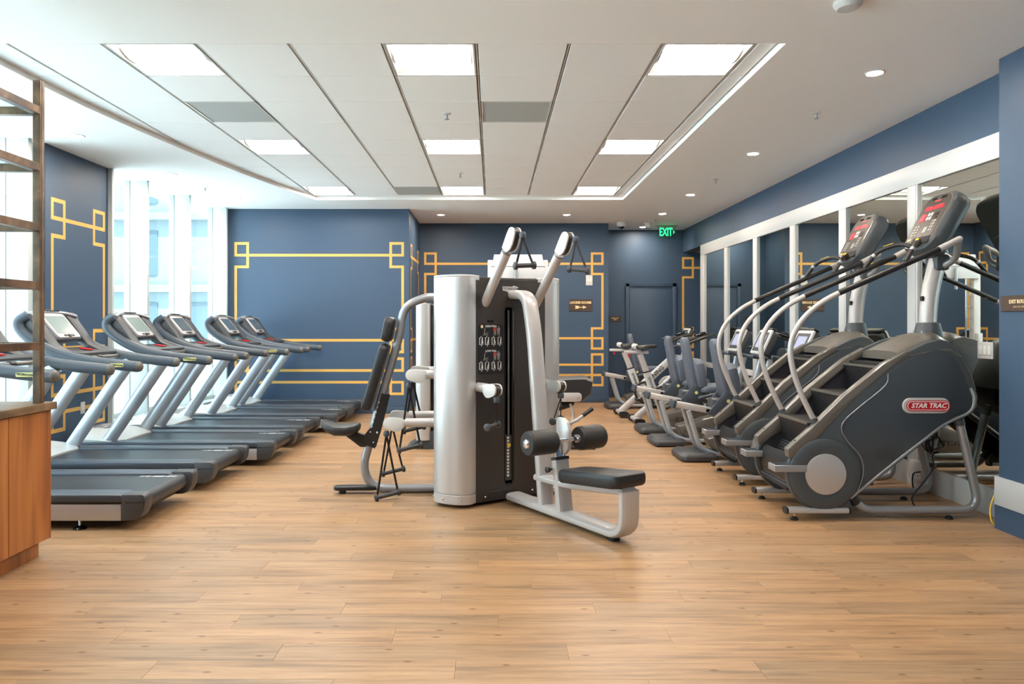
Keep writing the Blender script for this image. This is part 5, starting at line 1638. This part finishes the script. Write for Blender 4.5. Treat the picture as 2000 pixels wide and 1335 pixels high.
# ================================================================== CABINET AND BRONZE SHELF
cb2 = thing('wood_cabinet', 'walnut cabinet with bronze top at the picture edge', 'cabinet', (-2.65, 4.30, 0))
B().box(-0.9, -0.012, -2.3, 0.0, 0.102, 0.868).obj('body', 'walnut', cb2, bevel=0.003)
for y0, y1 in ((-0.375, -0.015), (-1.13, -0.38), (-1.885, -1.135)):
    B().box(-0.012, 0.0, y0, y1, 0.104, 0.866).obj('side_panel', 'walnut', cb2, bevel=0.0015, seg=1)
B().box(-0.012, -0.001, -0.012, 0.0, 0.102, 0.868).obj('corner_strip', 'walnut', cb2, bevel=0.002)
B().box(-0.85, -0.053, -2.25, -0.035, 0.0, 0.102).obj('toe_kick', 'walnut', cb2, bevel=0.002)
B().box(-0.93, 0.022, -2.33, 0.022, 0.872, 0.916).obj('countertop', 'counter', cb2, bevel=0.003)
sh = thing('bronze_shelf', 'tall bronze metal shelf frame standing on the walnut cabinet', 'shelf', (-2.685, 4.235, 0.916))
for x in (0.0, -0.42):
    for y in (0.0, -1.5):
        ps = B().box(x - 0.022, x + 0.022, y - 0.022, y + 0.022, 0.0, 1.90).obj('post', 'bronze', sh, bevel=0.002, seg=1)
        if x == 0.0 and y == 0.0:
            B().box(x + 0.0215, x + 0.0235, y - 0.004, y + 0.004, 0.0, 1.90).obj('post_seam', 'counter', ps, smooth=0)
for k, z in enumerate((1.275, 1.63, 1.972, 2.325, 2.66)):
    z -= 0.916
    s = B()
    s.box(-0.022, 0.022, -1.478, -0.022, z - 0.045, z).box(-0.442, -0.398, -1.478, -0.022, z - 0.045, z)
    s.box(-0.398, -0.022, -0.022, 0.022, z - 0.045, z).box(-0.398, -0.022, -1.522, -1.478, z - 0.045, z)
    fr = s.obj('shelf_frame', 'bronze', sh, bevel=0.0015, seg=1)
    B().box(-0.40, -0.02, -1.48, -0.02, z - 0.020, z - 0.008).obj('glass_shelf', 'shelf_glass', fr, smooth=0)

# ================================================================== CORDS AND OUTLET BOX
ob = thing('outlet_box', 'white outlet box on the baseboard behind the stair climbers', 'outlet', (XR - 0.018, 6.02, 0.02))
B().box(-0.04, 0.0, -0.11, 0.09, 0.06, 0.215).obj('housing', 'white_plastic', ob, bevel=0.004)
B().box(-0.043, -0.04, -0.07, 0.05, 0.075, 0.115).obj('socket_face', 'white_print', ob, bevel=0.001, seg=1)
for y in (-0.05, -0.01, 0.03):
    B().box(-0.0445, -0.043, y - 0.004, y + 0.004, 0.085, 0.105).obj('socket', 'dark_grey', ob, smooth=0)
def cord(name, label, pts, r, m):
    o = B().tube(spline(pts, 7), r, 8).obj(name, m)
    return tag(o, label, 'cord')
cord('power_cord', 'black power cord plugged into the outlet box', [(3.535, 5.93, 0.16), (3.50, 5.92, 0.158), (3.46, 5.90, 0.15), (3.44, 5.88, 0.09), (3.44, 5.85, 0.02), (3.47, 5.80, 0.007)], 0.006, 'black')
cord('yellow_cable', 'thin yellow cable looping on the floor beside the navy pier', [(3.56, 4.98, 0.26), (3.48, 4.955, 0.22), (3.42, 4.93, 0.12), (3.41, 4.90, 0.03), (3.46, 4.90, 0.008), (3.51, 4.90, 0.03), (3.53, 4.93, 0.10), (3.57, 4.95, 0.115)], 0.0045, 'yellow')
pts = []
for k in range(40):
    a = k * 0.62
    pts.append((3.30 + 0.07 * math.cos(a) * (0.6 + 0.4 * math.sin(k)), 5.40 + 0.05 * math.sin(k * 0.9), 0.50 + 0.075 * math.sin(a) + 0.02 * math.cos(k * 1.7)))
pts += [(3.30, 5.38, 0.40), (3.29, 5.36, 0.30), (3.18, 5.33, 0.18), (3.11, 5.32, 0.10), (3.12, 5.31, 0.04), (3.15, 5.30, 0.008)]
cord('cable_bundle', 'tangled black cable bundle hanging behind the badged stair climber', pts, 0.0055, 'black')
